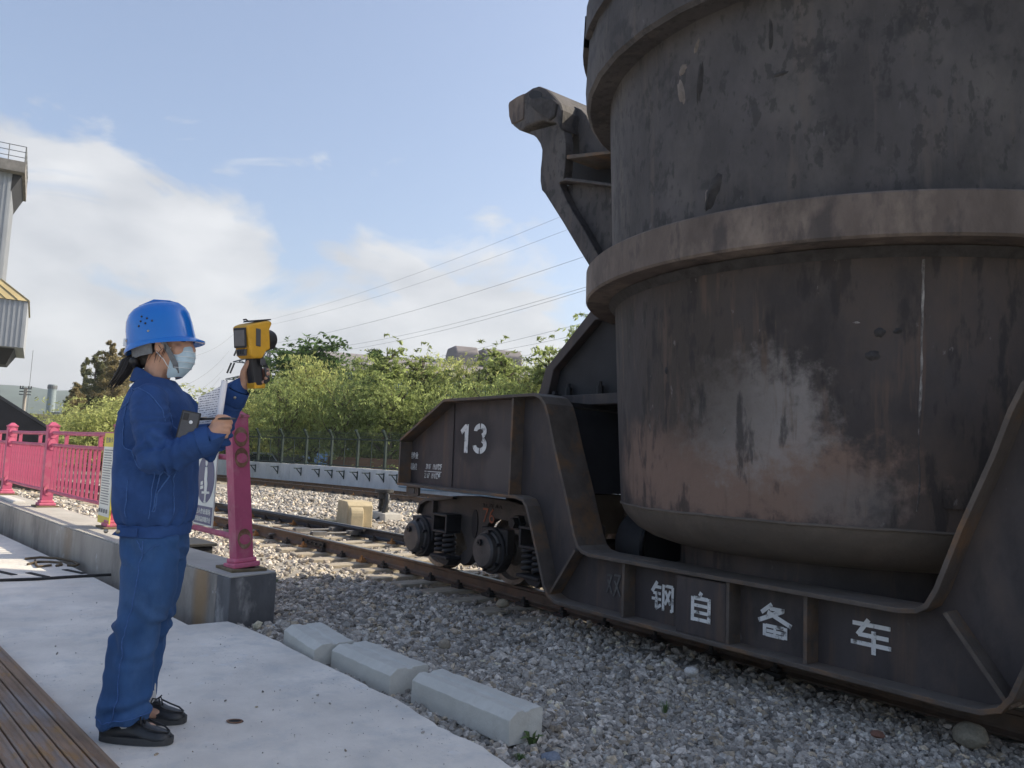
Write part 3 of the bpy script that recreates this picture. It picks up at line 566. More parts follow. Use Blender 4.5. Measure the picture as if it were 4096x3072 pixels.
specks(M_lad2, (.115, .078, .058), 13, (.56, .68), .65, (1, 1, .07)); specks(M_lad, (.105, .088, .078), 11, (.57, .69), .6, (1, 1, .07)); specks(M_lad2, (.020, .018, .019), 7, (.55, .63), .7, (1, 1, .3)); specks(M_lad, (.028, .026, .028), 16, (.55, .62), .6, (1, 1, .5)); specks(M_lad2, (.19, .175, .165), 24, (.70, .76), .6, (1, 1, .5)); specks(M_lad, (.15, .145, .15), 20, (.68, .76), .55, (1, 1, .35)); specks(M_dome, (.16, .15, .14), 30, (.7, .76), .5)
specks(M_band, (.05, .043, .043), 6, (.56, .66), .7, (1, 1, .35)); specks(M_lad, (.026, .025, .028), 5, (.58, .68), .6)
lad = thing('steel_ladle', 'huge soot-blackened steel ladle with a brown band seated on the rail car', 'ladle', (LX, LY, 0))
NS = 128
def lat(prof, name, m, sm=35, n_=NS):
    mb = MB(); mb.lathe(prof, n_); return mb.build(name, m, lad, smooth=sm)
lat([(1.752, .862), (1.77, 1.1), (1.795, 1.5), (1.81, 1.75), (1.848, 2.42), (1.85, 2.47)], 'lower_shell', M_lad2)
lat([(1.27, .585), (1.40, .60), (1.52, .635), (1.62, .69), (1.69, .755), (1.73, .81), (1.748, .85), (1.751, .861)], 'bottom_dish', M_dome, 60)
lat([(1.27, .60), (1.27, .40), (1.33, .375), (1.34, .32), (1.34, .262), (.2, .262)], 'base_ring', M_lad2)
# girth seam, slightly uneven
mb = MB(); mb.tube([((1.752 + .003 * mnoise.noise(Vector((a * 9, 0, 0)))) * math.cos(a), 1.752 * math.sin(a), .862 + .006 * mnoise.noise(Vector((a * 6, 3, 0)))) for a in np.linspace(-PI, PI, 200)], .010, 6); mb.build('girth_weld', M_dome, lad, smooth=True)
lat([(1.848, 2.465), (2.075, 2.455), (2.088, 2.47), (2.092, 2.70), (2.08, 2.712), (1.88, 2.722)], 'band', M_band, 30)
mb = MB(); mb.lathe([(1.85, 2.40), (1.90, 2.455), (1.85, 2.46)], NS); mb.build('band_weld', M_slag, lad, smooth=50)
lat([(1.876, 2.70), (1.888, 3.0), (1.93, 3.86), (1.965, 4.75), (1.97, 5.12)], 'upper_shell', M_lad)
lat([(1.935, 4.105), (2.11, 4.09), (2.138, 4.115), (2.152, 4.28), (2.142, 4.62), (2.115, 4.82), (1.99, 4.86)], 'collar', M_lad, 30, 40)
lat([(1.97, 4.86), (1.975, 5.0), (2.06, 5.06), (2.11, 5.14), (2.11, 5.7), (1.9, 5.7), (1.86, 5.0)], 'rim', M_lad, 30, 48)
# the inside lining and the crust in the mouth
lat([(1.86, 5.02), (1.84, 4.7), (.01, 4.66)], 'mouth_lining', M_slag)
# collar segments: raised plates with gaps
for i in range(14):
    a0 = 2 * PI * i / 14 + .05; a1 = a0 + 2 * PI / 14 - .06 - .10 * (i % 3 == 0)
    mb = MB(); mb.lathe([(2.13, 4.56), (2.185, 4.57), (2.18, 4.84), (2.11, 4.85)], 6, a0=a0, a1=a1); mb.build('collar_plate', M_lad, lad, smooth=30)
# vertical weld run, holes, plates, slag lumps
def on_shell(vx, vy, Rf=None):
    P = cyl(vx, vy, 1.8)
    for _ in range(3):
        z = P.z; R = np.interp(z, [.86, 2.42, 2.46, 2.70, 2.72, 3.0, 3.86, 4.7], [1.752, 1.848, 2.09, 2.09, 1.878, 1.888, 1.93, 1.962]); P = cyl(vx, vy, float(R))
    return P
pts = [on_shell(*q) for q in [(1995, 560), (1994, 620), (1991, 720), (1990, 820), (1985, 900), (1984, 980), (1987, 1030), (1984, 1085), (1978, 1110)]]
sm = []
for a, b_ in zip(pts[:-1], pts[1:]):
    for q in np.linspace(0, 1, 5, endpoint=False): p = a.lerp(b_, q); sm.append(p + Vector((0, 0, 0)) + Vector((mnoise.noise(p * 14) * .004, 0, 0)))
mb = MB(); mb.tube(sm, [.005 + .006 * abs(mnoise.noise(p * 9)) for p in sm], 6); mb.build('weld_run', M_seam, lad, smooth=True)
def lump(vx, vy, rx, rz, th, m, name, sd_, seed):
    c = on_shell(vx, vy); nrm = Vector((c.x, c.y, 0)).normalized(); tg = Vector((-nrm.y, nrm.x, 0)); mb = MB(); vs = [c + nrm * th]; kk = 16; ringn = 3
    for r_ in range(1, ringn + 1):
        for j in range(kk):
            a = 2 * PI * j / kk; q = r_ / ringn; w = 1 + .45 * mnoise.noise(Vector((math.cos(a) * 2 + seed, math.sin(a) * 2, r_ * .3))); x = rx * q * w * math.cos(a) + sd_ * rz * q * math.sin(a); z = rz * q * w * math.sin(a)
            p = c + tg * x + Vector((0, 0, z)); R = float(np.interp(p.z, [.86, 2.42, 2.72, 3.0, 3.86, 4.7], [1.752, 1.848, 1.878, 1.888, 1.93, 1.962])); d = Vector((p.x, p.y, 0)).normalized()
            hh = th * (1 - q ** 2) * (.7 + .6 * mnoise.noise(p * 18)) if r_ < ringn else -.004; vs.append(Vector((d.x * (R + hh), d.y * (R + hh), p.z)))
    fs = [(0, 1 + j, 1 + (j + 1) % kk) for j in range(kk)]
    for r_ in range(ringn - 1):
        for j in range(kk): fs.append((1 + r_ * kk + j, 1 + (r_ + 1) * kk + j, 1 + (r_ + 1) * kk + (j + 1) % kk, 1 + r_ * kk + (j + 1) % kk))
    mb.add(vs, fs); return mb.build(name, m, lad, smooth=50)
M_scale = mat('bare_scale', (.17, .145, .13), .9, var=.4, scale=16, bump=.8, bscale=40)
for i, q in enumerate([(1540, 415, .05, .12, .035, M_slag, .35), (1528, 430, .02, .07, .02, M_scale, .1), (1472, 200, .035, .10, .02, M_scale, -.2), (1475, 150, .04, .04, .015, M_scale, .3), (1512, 180, .028, .15, .025, M_slag, .1), (1505, 100, .02, .05, .02, M_scale, .4), (1665, 75, .014, .11, .02, M_slag, 0), (1685, 160, .05, .018, .012, M_slag, .6),
        (1900, 718, .035, .03, .025, M_slag, .2), (1885, 768, .045, .035, .025, M_slag, 0), (1940, 715, .03, .02, .02, M_slag, .5), (1440, 800, .02, .035, .01, M_slag, 0), (1565, 930, .012, .03, .012, M_seam, .2), (1850, 697, .03, .008, .006, M_seam, 0)]):
    lump(q[0], q[1], q[2], q[3], q[4], q[5], 'slag_lump' if q[5] is M_slag else 'scale_patch', q[6], i * 3.1)
# hatch plate low on the shell
c = on_shell(2065, 1120); 
def plate(vx0, vx1, vy0, vy1, th, name, m):
    mb = MB(); vs = []; A = [on_shell(vx0, (vy0 + vy1) / 2), on_shell(vx1, (vy0 + vy1) / 2)]; a0, a1 = [math.atan2(p.y, p.x) for p in A]; z1 = on_shell(vx0, vy0).z; z0 = on_shell(vx0, vy1).z
    R = lambda z: float(np.interp(z, [.86, 2.42], [1.752, 1.848]))
    mb.lathe([(R(z0) - .01, z0), (R(z0) + th, z0), (R(z1) + th, z1), (R(z1) - .01, z1)], 8, a0=a0, a1=a1); return mb.build(name, m, lad, smooth=30)
plate(2036, 2105, 1058, 1098, .02, 'patch_plate', M_lad2)
# lifting lug arm: outline read in the plane through its near cheek
YA = 5.40
def A6(x, y, Y=YA):
    d = ray(2000 + x * .4823, 300 + y * .4823); t = Y / d.y; return (d.x * t - LX, CAMH + d.z * t)
def arm(sg):
    X = (lambda L: [(p[0] * (1 if not sg else -1), p[1]) for p in L])
    def pr(L, y0, y1, name, m, bv=.01):
        mb = MB(); mb.prism(X([A6(*p) for p in L]), y0 - LY, y1 - LY, 'y'); return mb.build(name, m, lad, bevel=bv)
    outline = [(300, 500), (333, 570), (348, 620), (345, 690), (335, 780), (333, 880), (345, 955), (372, 985), (520, 1220), (650, 1440), (755, 1610), (960, 1560), (1300, 1400), (1300, 640), (950, 640), (880, 620), (800, 560), (700, 440), (625, 345), (540, 270), (400, 330)]
    pr(outline, 5.86, 5.98, 'arm_plate', M_black)
    for y0, y1 in ((YA, YA + .12), (6.22, 6.34)):
        pr([(240, 470), (300, 520), (333, 570), (348, 620), (345, 690), (335, 780), (333, 880), (345, 955), (372, 985), (520, 1220), (650, 1440), (755, 1610), (830, 1520), (700, 1290), (560, 1060), (490, 900), (525, 870), (535, 780), (545, 650), (545, 560), (530, 470), (490, 400)], y0, y1, 'arm_cheek', M_lad)
    pr([(105, 270), (112, 235), (180, 190), (250, 152), (300, 117), (350, 102), (410, 125), (470, 180), (520, 240), (540, 300), (530, 470), (490, 410), (380, 390), (250, 440), (215, 478), (180, 465), (135, 430), (110, 360)], YA - .06, 6.40, 'lug', M_band if False else M_lad, .03)
    pr([(108, 268), (114, 240), (180, 195), (238, 168), (234, 380), (215, 390), (135, 425), (114, 360)], YA - .075, YA - .05, 'lug_face', M_band, .02)
    pr([(330 + 55 * math.cos(a), 180 + 38 * math.sin(a)) for a in np.linspace(0, 2 * PI, 16, endpoint=False)], YA - .066, YA, 'lug_bore', M_black, 0)
    pr([(290, 215), (390, 195), (480, 215), (520, 250), (500, 360), (450, 395), (380, 350), (310, 290)], YA - .085, YA - .03, 'lug_crust', M_slag, .02)
    pr([(500, 210), (560, 240), (600, 285), (625, 345), (760, 520), (880, 620), (1200, 900), (1200, 1000), (800, 650), (545, 660), (540, 470)], 5.60, 5.70, 'back_stay', M_lad)
    pr([(545, 660), (750, 640), (945, 620), (1300, 590), (1300, 640), (945, 645), (545, 695)], YA + .01, 6.33, 'shelf_plate', M_flange, .006)
    pr([(500, 895), (565, 855), (950, 905), (1300, 950), (1300, 985), (950, 930), (560, 880)], YA - .03, 6.33, 'shelf_plate', M_lad, .006)
    pr([(420, 915), (565, 872), (950, 922), (1300, 960), (1300, 1500), (900, 1660), (740, 1660), (600, 1290)], YA + .121, YA + .165, 'gusset', M_lad, .004)
arm(0); arm(1)
# seat beams of the car under the ladle
mb = MB(); mb.box(-4.3, -2.3, 5.0, 6.65, .05, .255); mb.build('ladle_seat', M_black, car, world=True)
# ------------------------------------------------------------------ pink railing on the kerb
M_pink = mat('railing_pink', (.43, .075, .155), .6, var=.14, scale=5, bump=.15, bscale=40, col2=(.46, .17, .21), fac2=(.5, .7), scale2=7)
specks(M_pink, (.16, .075, .05), 11, (.64, .70), .8)
M_pinkrust = mat('railing_rust', (.20, .10, .06), .85, .1, var=.4, scale=12, bump=.4, col2=(.34, .24, .17), scale2=8)
M_pinkflat = mat('base_pink', (.56, .13, .22), .6, var=.2, scale=8, bump=.2, col2=(.36, .16, .10), fac2=(.55, .7), scale2=9)
M_plate = mat('base_plate', (.16, .125, .075), .85, .1, var=.4, scale=14, bump=.4)
fence = thing('railing', 'pink painted steel railing with balusters along the kerb wall', 'railing', (-8.85, 1.8, .292))
PO = [(-24.5, .12), (-20.4, .62), (-17.2, 1.02), (-14.22, 1.35), (-11.73, 1.56), (-8.85, 1.80), (-5.72, 2.03)]
ZB = .292
for i, (x, y) in enumerate(PO):
    end = i == len(PO) - 1; a = math.atan2(PO[min(i + 1, len(PO) - 1)][1] - PO[max(i - 1, 0)][1], PO[min(i + 1, len(PO) - 1)][0] - PO[max(i - 1, 0)][0])
    # the end post leans towards the panel
    LE = Matrix.Rotation(rad(6.5), 4, Vector((0.62, .78, 0)).cross(Vector((0, 0, 1)))) if end else Matrix.Identity(4)
    M = Matrix.Translation((x, y, ZB)) @ LE @ Matrix.Rotation(a, 4, 'Z')
    h = 1.09 if end else 1.03; w = .062
    mb = MB(); mb.box(-w, w, -w, w, .03, h, M); mb.box(-w - .008, w + .008, -w - .008, w + .008, h, h + .018, M); mb.prism([(-w - .008, -w - .008), (w + .008, -w - .008), (w + .008, w + .008), (-w - .008, w + .008)], h + .018, h + .02, 'z', M)
    top_ = [M @ Vector(p) for p in ((-w, -w, h + .018), (w, -w, h + .018), (w, w, h + .018), (-w, w, h + .018), (-.02, -.02, h + .06), (.02, -.02, h + .06), (.02, .02, h + .06), (-.02, .02, h + .06))]
    mb.add(top_, [(0, 1, 5, 4), (1, 2, 6, 5), (2, 3, 7, 6), (3, 0, 4, 7), (4, 5, 6, 7)]); p = mb.build('post', M_pink, fence, world=True, bevel=.006)
    mb = MB(); mb.box(-w - .035, w + .035, -w - .035, w + .035, .02, .055, M); mb.box(-w - .018, w + .018, -w - .018, w + .018, .055, .085, M); mb.build('post_foot', M_pinkflat, p, world=True, bevel=.008)
    mb = MB(); mb.box(-.16, .13, -.13, .13, 0, .02, Matrix.Translation((x, y, ZB)) @ Matrix.Rotation(a, 4, 'Z')); mb.build('base_plate', M_plate, p, world=True, bevel=.004)
    # round sockets: rusty rings where rails end
    for zz in (.22, .80, .95):
        for sgn in ((1, -1) if not end else (1,)):
            mb = MB(); c = Vector((w + .001 if sgn > 0 else -w - .001, 0, zz)); pr = [(c.x, c.y + .050 * math.cos(t), c.z + .072 * math.sin(t)) for t in np.linspace(0, 2 * PI, 18, endpoint=False)]
            q = .006 * sgn; vs = [M @ Vector(v) for v in pr] + [M @ Vector((v[0] + q, v[1], v[2])) for v in pr]; kk = 18
            mb.add(vs, [tuple(range(kk, 2 * kk))] + [(t, (t + 1) % kk, kk + (t + 1) % kk, kk + t) for t in range(kk)]); o = mb.build('rail_socket', M_pinkrust if end else M_pinkflat, p, world=True)
            if end:
                mb = MB(); pr = [(c.x + .007, .040 * math.cos(t), c.z - .004 + .036 * math.sin(t)) for t in np.linspace(0, 2 * PI, 10, endpoint=False)]; vs = [M @ Vector(v) for v in pr] + [M @ Vector((v[0] + .004, v[1], v[2])) for v in pr]; mb.add(vs, [tuple(range(10, 20))] + [(t, (t + 1) % 10, 10 + (t + 1) % 10, 10 + t) for t in range(10)]); mb.build('socket_patch', M_pink, p, world=True)
bal = MB(); bal.box(-.012, .012, -.015, .015, .215, .785); bal_me = bal.mesh('baluster', M_pink)
sh_ = MB(); sh_.box(-.017, .017, -.02, .02, .80, .945); sh_me = sh_.mesh('baluster', M_pink)
for i in range(len(PO) - 1):
    a = Vector((*PO[i], 0)); b_ = Vector((*PO[i + 1], 0)); d = (b_ - a); L = d.length; d.normalize(); ang = math.atan2(d.y, d.x); last = i == len(PO) - 2
    p0 = a + d * .06; p1 = b_ - d * .06
    for zz, r_ in ((.95, .024), (.795, .022), (.215, .022)):
        mb = MB(); e = p1 + Vector((-.05 if zz > .7 and last else 0, 0, 0)); mb.tube([(p0.x, p0.y, ZB + zz), ((p0.x + e.x) / 2, (p0.y + e.y) / 2, ZB + zz - .006), (e.x, e.y, ZB + zz)], r_, 10); mb.build('rail', M_pink, fence, world=True, smooth=40)
    if last: continue
    nb = 15; 
    for j in range(nb):
        q = a + d * (.10 + (L - .2) * (j + .5) / nb); o = bpy.data.objects.new('baluster', bal_me); COL.objects.link(o); o.parent = fence; o.location = Vector((q.x, q.y, ZB)) - fence.location; o.rotation_euler = (0, random.uniform(-.015, .015), ang)
        if j in (3, 11): o = bpy.data.objects.new('baluster', sh_me); COL.objects.link(o); o.parent = fence; o.location = Vector((q.x, q.y, ZB)) - fence.location; o.rotation_euler = (0, 0, ang)
# ------------------------------------------------------------------ signs on the last bay
M_white = mat('sign_white', (.72, .72, .66), .5, var=.08, scale=6, col2=(.55, .50, .40), fac2=(.6, .78), scale2=5)
M_blue = mat('sign_blue', (.055, .06, .16), .5, var=.2, scale=5, col2=(.13, .13, .19), fac2=(.42, .68), scale2=3)
M_red2 = mat('sign_red', (.42, .05, .04), .5, var=.15, scale=6)
M_yel = mat('sign_yellow', (.70, .58, .06), .5, var=.12, scale=6)
M_txtgrey = mat('print_grey', (.22, .22, .22), .6)
fa = Vector((-8.85, 1.80, 0)); fb = Vector((-5.72, 2.03, 0)); fd = (fb - fa).normalized(); fn = Vector((fd.y, -fd.x, 0)); fang = math.atan2(fd.y, fd.x)
def board(name, label, s0, s1, z0, z1, mt, off=.045, grp=None):
    """board hung on the railing; local x runs along the railing, local -y faces the platform"""
    c = fa + fd * ((s0 + s1) / 2); t = thing(name, label, 'sign', (c.x + fn.x * off, c.y + fn.y * off, z0), fang, grp); w = (s1 - s0) / 2
    mb = MB(); mb.box(-w, w, -.006, .006, 0, z1 - z0); mb.build('panel', mt, t, bevel=.002); return t, w, z1 - z0
def disc(rx, rz, cx, cz, y0, y1, n_=36): 
    mb = MB(); mb.prism([(cx + rx * math.cos(t), cz + rz * math.sin(t)) for t in np.linspace(0, 2 * PI, n_, endpoint=False)], y0, y1, 'y'); return mb
def ltext(body, cx, z0, h, w, y, m, name, t, bold=0.):
    V, Fc = text_mesh(body, h, w, bold, .002); mb = MB(); mb.add([(cx - w / 2 + v[0], y - v[2], z0 + v[1]) for v in V], Fc); return mb.build(name, m, t)
def along(p): return (Vector((p[0], p[1], 0)) - fa).dot(fd)
t, w, h = board('safety_sign', 'white safety board with a blue disc and white figure beside the railing end', along((-6.44, 0)) , along((-6.06, 0)), .545, 1.15, M_white)
disc(.172, .192, 0, .365, -.0085, -.006).build('disc', M_blue, t)
mb = MB(); mb.box(-w + .012, w - .012, -.0088, -.006, .012, .150); mb.build('caption_panel', M_blue, t)
# the white pictogram: a standing figure with belt and raised arm
mb = MB(); fy = -.0108
for pr in ([(-.022, .500), (-.010, .525), (.012, .528), (.024, .505), (.022, .475), (.006, .458), (-.014, .470)], [(-.018, .452), (.02, .455), (.034, .42), (.036, .36), (.052, .33), (.05, .30), (-.006, .30), (-.022, .36)], [(-.006, .302), (.05, .302), (.046, .262), (-.004, .262)], [(-.085, .30), (-.03, .31), (-.028, .285), (-.088, .275)], [(-.085, .335), (-.045, .345), (-.04, .315), (-.085, .31)], [(-.05, .262), (.10, .268), (.10, .250), (-.05, .244)], [(.012, .246), (.038, .246), (.036, .196), (.014, .196)], [(.006, .194), (.042, .194), (.042, .178), (.006, .178)]):
    mb.prism(pr, fy, -.0086, 'y'); fy -= .0003
mb.build('pictogram', M_white, t)
ltext('进入作业现场', 0, .088, .044, .30, -.0088, M_white, 'lettering', t, .01); ltext('劳保用品穿戴齐全', 0, .028, .042, .32, -.0088, M_white, 'lettering', t, .01)
t, w, h = board('safety_sign', 'white prohibition board with a red ring partly behind the worker', along((-6.86, 0)), along((-6.47, 0)), .525, 1.12, M_white)
mb = MB(); kk = 40
for j in range(kk):
    a0, a1 = 2 * PI * j / kk, 2 * PI * (j + 1) / kk
    mb.prism([(.172 * math.cos(a0), .37 + .19 * math.sin(a0)), (.172 * math.cos(a1), .37 + .19 * math.sin(a1)), (.135 * math.cos(a1), .37 + .152 * math.sin(a1)), (.135 * math.cos(a0), .37 + .152 * math.sin(a0))], -.0085, -.006, 'y')
mb.strip([(-.11, .48), (.11, .26)], .03, -.0092, -.006, 1); mb.build('prohibition_ring', M_red2, t)
mb = MB(); mb.box(-w + .012, w - .012, -.0088, -.006, .02, .15); mb.build('caption_panel', M_red2, t); ltext('非岗位人员禁止入内', 0, .055, .06, .34, -.0088, M_white, 'lettering', t, .008)
# yellow framed notice on the middle post
t, w, h = board('notice_board', 'tall yellow framed notice board with fine print tied to the railing post', along((-9.03, 0)), along((-8.62, 0)), .33, 1.25, M_yel, .072)
mb = MB(); mb.box(-w + .02, w - .02, -.009, -.006, .075, .78); mb.build('sheet', M_white, t)
for r_ in range(22):
    mb = MB(); z = .74 - r_ * .026; mb.box(-w + .05, w - .05 - .06 * random.random(), -.0105, -.009, z, z + .010); mb.build('print_line', M_txtgrey, t)
for r_ in range(4): mb = MB(); mb.tube([(-.13 + r_ * .085, -.0095, .11), (-.13 + r_ * .085, -.0095, .15)], .018, 6, sy=.15); mb.build('pictogram', M_txtgrey, t)
ltext('告知卡', -.02, .82, .06, .24, -.006, M_txtgrey, 'lettering', t, .01)
# ------------------------------------------------------------------ things on and behind the kerb
mb = MB(); mb.box(-.55, .55, -.07, .07, 0, .03, Matrix.Rotation(.07, 4, 'Z')); o = mb.build('plank', mat('plank_white', (.6, .59, .56), .8, var=.12, bump=.2), bevel=.004); o.location = (-12.95, 1.30, .292); tag(o, 'pale painted plank lying on the kerb beside the railing foot', 'plank')
M_box = mat('box_black', (.03, .03, .03), .6, var=.3)
t = thing('control_box', 'black trackside box lettered D behind the kerb', 'box', (-8.55, 2.45, -.2), .1)
mb = MB(); mb.box(-.26, .26, -.16, .16, 0, .34); mb.build('casing', M_box, t, bevel=.01); mb = MB(); mb.box(-.29, .29, -.19, .19, .345, .38); mb.build('lid', M_box, t, bevel=.008)
mb = MB(); mb.box(-.18, -.06, -.10, 0, .381, .43); mb.build('hinge', mat('hinge_tan', (.35, .26, .12), .8), t)
V, Fc = text_mesh('D', .13, .10, .02, .003); mb = MB(); mb.add([(-.02 + v[0], -.161 - v[2], .14 + v[1]) for v in V], Fc); mb.build('lettering', mat('letter_cream', (.55, .48, .32), .7), t)
# point machine and riser pipe between the tracks
M_tan = mat('machine_tan', (.46, .38, .24), .8, var=.15, scale=5, bump=.25, bscale=40, col2=(.30, .25, .17), fac2=(.6, .78), scale2=5)
t = thing('point_machine', 'tan concrete point machine housing between the tracks', 'trackside box', (-13.95, 7.05, -.24), rad(-12))
mb = MB(); mb.prism([(-.38, 0), (.42, 0), (.42, .40), (.30, .47), (-.28, .47), (-.38, .41)], -.24, .24, 'y'); mb.build('housing', M_tan, t, bevel=.015)
mb = MB(); mb.prism([(.50 + .11 * math.cos(a), .22 + .16 * math.sin(a)) for a in np.linspace(0, PI, 10)] + [(.39, 0), (.61, 0)], -.22, .02, 'y'); mb.build('end_cover', M_tan, t, bevel=.012)
mb = MB(); mb.box(-.60, -.385, -.2, .16, 0, .22); mb.build('side_housing', M_tan, t, bevel=.01); mb = MB(); mb.box(-.9, -.6, -.05, .12, .16, .26); mb.build('drive_bar', M_box, t)
mb = MB(); mb.box(-1.0, -.4, -.35, -.22, -.02, .05); mb.build('foundation', M_tan, t)
t = thing('riser_pipe', 'black valve riser with bent pipe on a concrete footing', 'valve', (-15.0, 8.25, -.24))
mb = MB(); mb.prism([(-.42, 0), (.45, 0), (.42, .16), (-.38, .17)], -.2, .2, 'y'); mb.build('footing', M_kerbtop, t, bevel=.02)
for x in (-.09, .09): mb = MB(); mb.tube([(x, 0, .15), (x, 0, .48)], .06, 12); mb.tube([(x, 0, .22), (x, 0, .27)], .085, 12); mb.build('pipe', M_box, t, smooth=40)
mb = MB(); mb.tube([(.12, -.02, .56), (.24, -.04, .52), (.27, -.06, .40), (.25, -.1, .22), (.22, -.16, .08), (.14, -.22, .0)], .04, 10); mb.build('bent_pipe', M_box, t, smooth=True)
mb = MB(); mb.lathe([(0, .64), (.2, .64), (.2, .58), (.12, .56), (.12, .46), (.16, .44), (.0, .44)], 16); mb.build('cap', M_box, t, smooth=40)
# kerb stones lying by the platform edge
M_block = mat('kerbstone', (.56, .55, .50), .9, var=.10, scale=5, bump=.45, bscale=30, col2=(.45, .43, .38), fac2=(.5, .72), scale2=3.5)
specks(M_block, (.22, .21, .19), 42, (.70, .75), .7)
def kerbstone(label, c, rz, L, Wd, Hh, tilt=0, notch=True):
    mb = MB(); w = Wd / 2
    prof = [(-w, 0), (w, 0), (w, Hh - .012), (w - .012, Hh), (.022, Hh), (.012, Hh - .008), (-.012, Hh - .008), (-.022, Hh), (-w + .045, Hh), (-w, Hh - .03)]
    mb.prism(prof, -L / 2, L / 2, 'x'); o = mb.build('kerbstone', M_block, bevel=.003)
    bm = bmesh.new(); bm.from_mesh(o.data); bmesh.ops.subdivide_edges(bm, edges=[e for e in bm.edges if e.calc_length() > .2], cuts=14, use_grid_fill=True); bmesh.ops.triangulate(bm, faces=[f for f in bm.faces if len(f.verts) > 4])
    for v in bm.verts: q = v.co.copy(); v.co += Vector((mnoise.noise(q * 13), mnoise.noise(q * 13 + Vector((9, 0, 0))), mnoise.noise(q * 13 + Vector((0, 9, 0))))) * .0045
    bm.to_mesh(o.data); bm.free(); o.location = c; o.rotation_euler = (0, tilt, rz); tag(o, label, 'kerbstone', 'loose kerbstones along the platform edge'); return o
kerbstone('loose kerbstone next to the dark end block, farthest from the worker\'s shoes', (-4.57, 2.12, -.07), rad(-3), .52, .25, .135, rad(1))
kerbstone('middle loose kerbstone of the three beside the platform', (-3.95, 2.195, -.07), rad(2), .64, .235, .135, rad(-.5))
kerbstone('long grooved kerbstone with a weed at its end', (-3.14, 2.27, -.07), rad(4), .74, .20, .14)
# ------------------------------------------------------------------ the worker
PO_ = Vector((-3.53, .86, 0)); PRZ = math.atan2(rgt0.y, rgt0.x)
PM = Matrix.Translation(PO_) @ Matrix.Rotation(PRZ, 4, 'Z'); PMi = PM.inverted()
def voxel(mb, size, smooth=4, name='m'):
    """fuse overlapping shapes into one continuous skin"""
    me = bpy.data.meshes.new(name); me.from_pydata(mb.v, [], mb.f)
    bm = bmesh.new(); bm.from_mesh(me); bmesh.ops.recalc_face_normals(bm, faces=bm.faces); bm.to_mesh(me); bm.free()
    o = bpy.data.objects.new(name, me); COL.objects.link(o); r = o.modifiers.new('r', 'REMESH'); r.mode = 'VOXEL'; r.voxel_size = size
    if smooth: sm_ = o.modifiers.new('s', 'SMOOTH'); sm_.factor = .5; sm_.iterations = smooth
    bpy.context.view_layer.update(); out = bpy.data.meshes.new_from_object(o.evaluated_get(bpy.context.evaluated_depsgraph_get())); bpy.data.objects.remove(o); bpy.data.meshes.remove(me); return out
def link_mesh(me, name, m, parent, fold=None):
    if fold:
        nv_ = len(me.vertices); co = np.empty(nv_ * 3); me.vertices.foreach_get('co', co); co = co.reshape(-1, 3); no = np.array([v.normal[:] for v in me.vertices])
        d = np.array([fold(Vector(c)) for c in co]); co = co + no * d[:, None]; me.vertices.foreach_set('co', co.reshape(-1)); me.update()
    me.materials.clear(); me.materials.append(m); me.polygons.foreach_set('use_smooth', [True] * len(me.polygons)); me.name = name
    o = bpy.data.objects.new(name, me); COL.objects.link(o); o.parent = parent; return o
M_skin = mat('skin', (.50, .29, .20), .55, var=.10, scale=14, bump=.08, bscale=120); M_skin.node_tree.nodes['Principled BSDF'].inputs['Subsurface Weight'].default_value = .08
M_denim = mat('denim_jacket', (.014, .054, .180), .88, var=.25, scale=7, bump=.22, bscale=330, col2=(.030, .085, .25), fac2=(.5, .74), scale2=9)
M_denim2 = mat('denim_trousers', (.020, .070, .190), .88, var=.25, scale=6, bump=.22, bscale=330, col2=(.048, .115, .26), fac2=(.48, .72), scale2=7, stretch=(1, 1, .5))
M_stitch = mat('denim_seam', (.045, .11, .29), .9, var=.3, scale=60)
M_hat = mat('hat_blue', (.004, .15, .56), .22, var=.05, scale=4, spec=.5, coat=.4)
M_blk = mat('black_plastic', (.018, .018, .020), .5, var=.25, scale=20)
M_grey = mat('webbing_grey', (.16, .17, .18), .75, var=.2, scale=60)
M_hair = mat('hair_black', (.016, .013, .012), .5, var=.5, scale=30, stretch=(1, 30, 30), bump=.3)
M_mask = mat('mask_blue', (.46, .60, .68), .8, var=.08, scale=20, bump=.15, bscale=120)
M_mask2 = mat('mask_white', (.75, .77, .78), .8, var=.05)
M_shoe = mat('shoe_leather', (.022, .024, .027), .42, var=.3, scale=12, bump=.2, bscale=90)
M_sole = mat('shoe_sole', (.05, .05, .05), .7, var=.3, scale=10)
M_brass = mat('button_metal', (.40, .36, .30), .35, .8)
per = thing('person', 'person in blue denim workwear and blue hard hat aiming a thermal camera', 'person', PO_, PRZ)
# ---- body (one skin): head, neck, trunk, arms, hands, legs
B = MB()
B.ell((-.022, 0, 1.640), (.100, .078, .105)); B.ell((.028, 0, 1.560), (.072, .062, .095)); B.ell((.050, 0, 1.500), (.052, .046, .052)); B.ell((.070, 0, 1.585), (.040, .045, .06))
B.limb([(.095, 0, 1.602), (.112, 0, 1.568)], [.010, .014], 8); B.ell((.098, 0, 1.528), (.018, .026, .020))
for s in (-1, 1):
    B.ell((.004, s * .077, 1.570), (.022, .008, .034)); B.ell((.070, s * .032, 1.634), (.020, .028, .010)); B.ell((.062, s * .042, 1.560), (.028, .02, .028))
B.limb([(-.045, 0, 1.34), (-.035, 0, 1.44), (-.015, 0, 1.53)], [.065, .055, .058]); B.limb([(.01, 0, .85), (.005, 0, 1.05), (-.005, 0, 1.26), (-.02, 0, 1.34)], [.09, .10, .10, .07]); B.limb([(-.01, -.14, 1.33), (-.01, .14, 1.33)], [.05, .05])
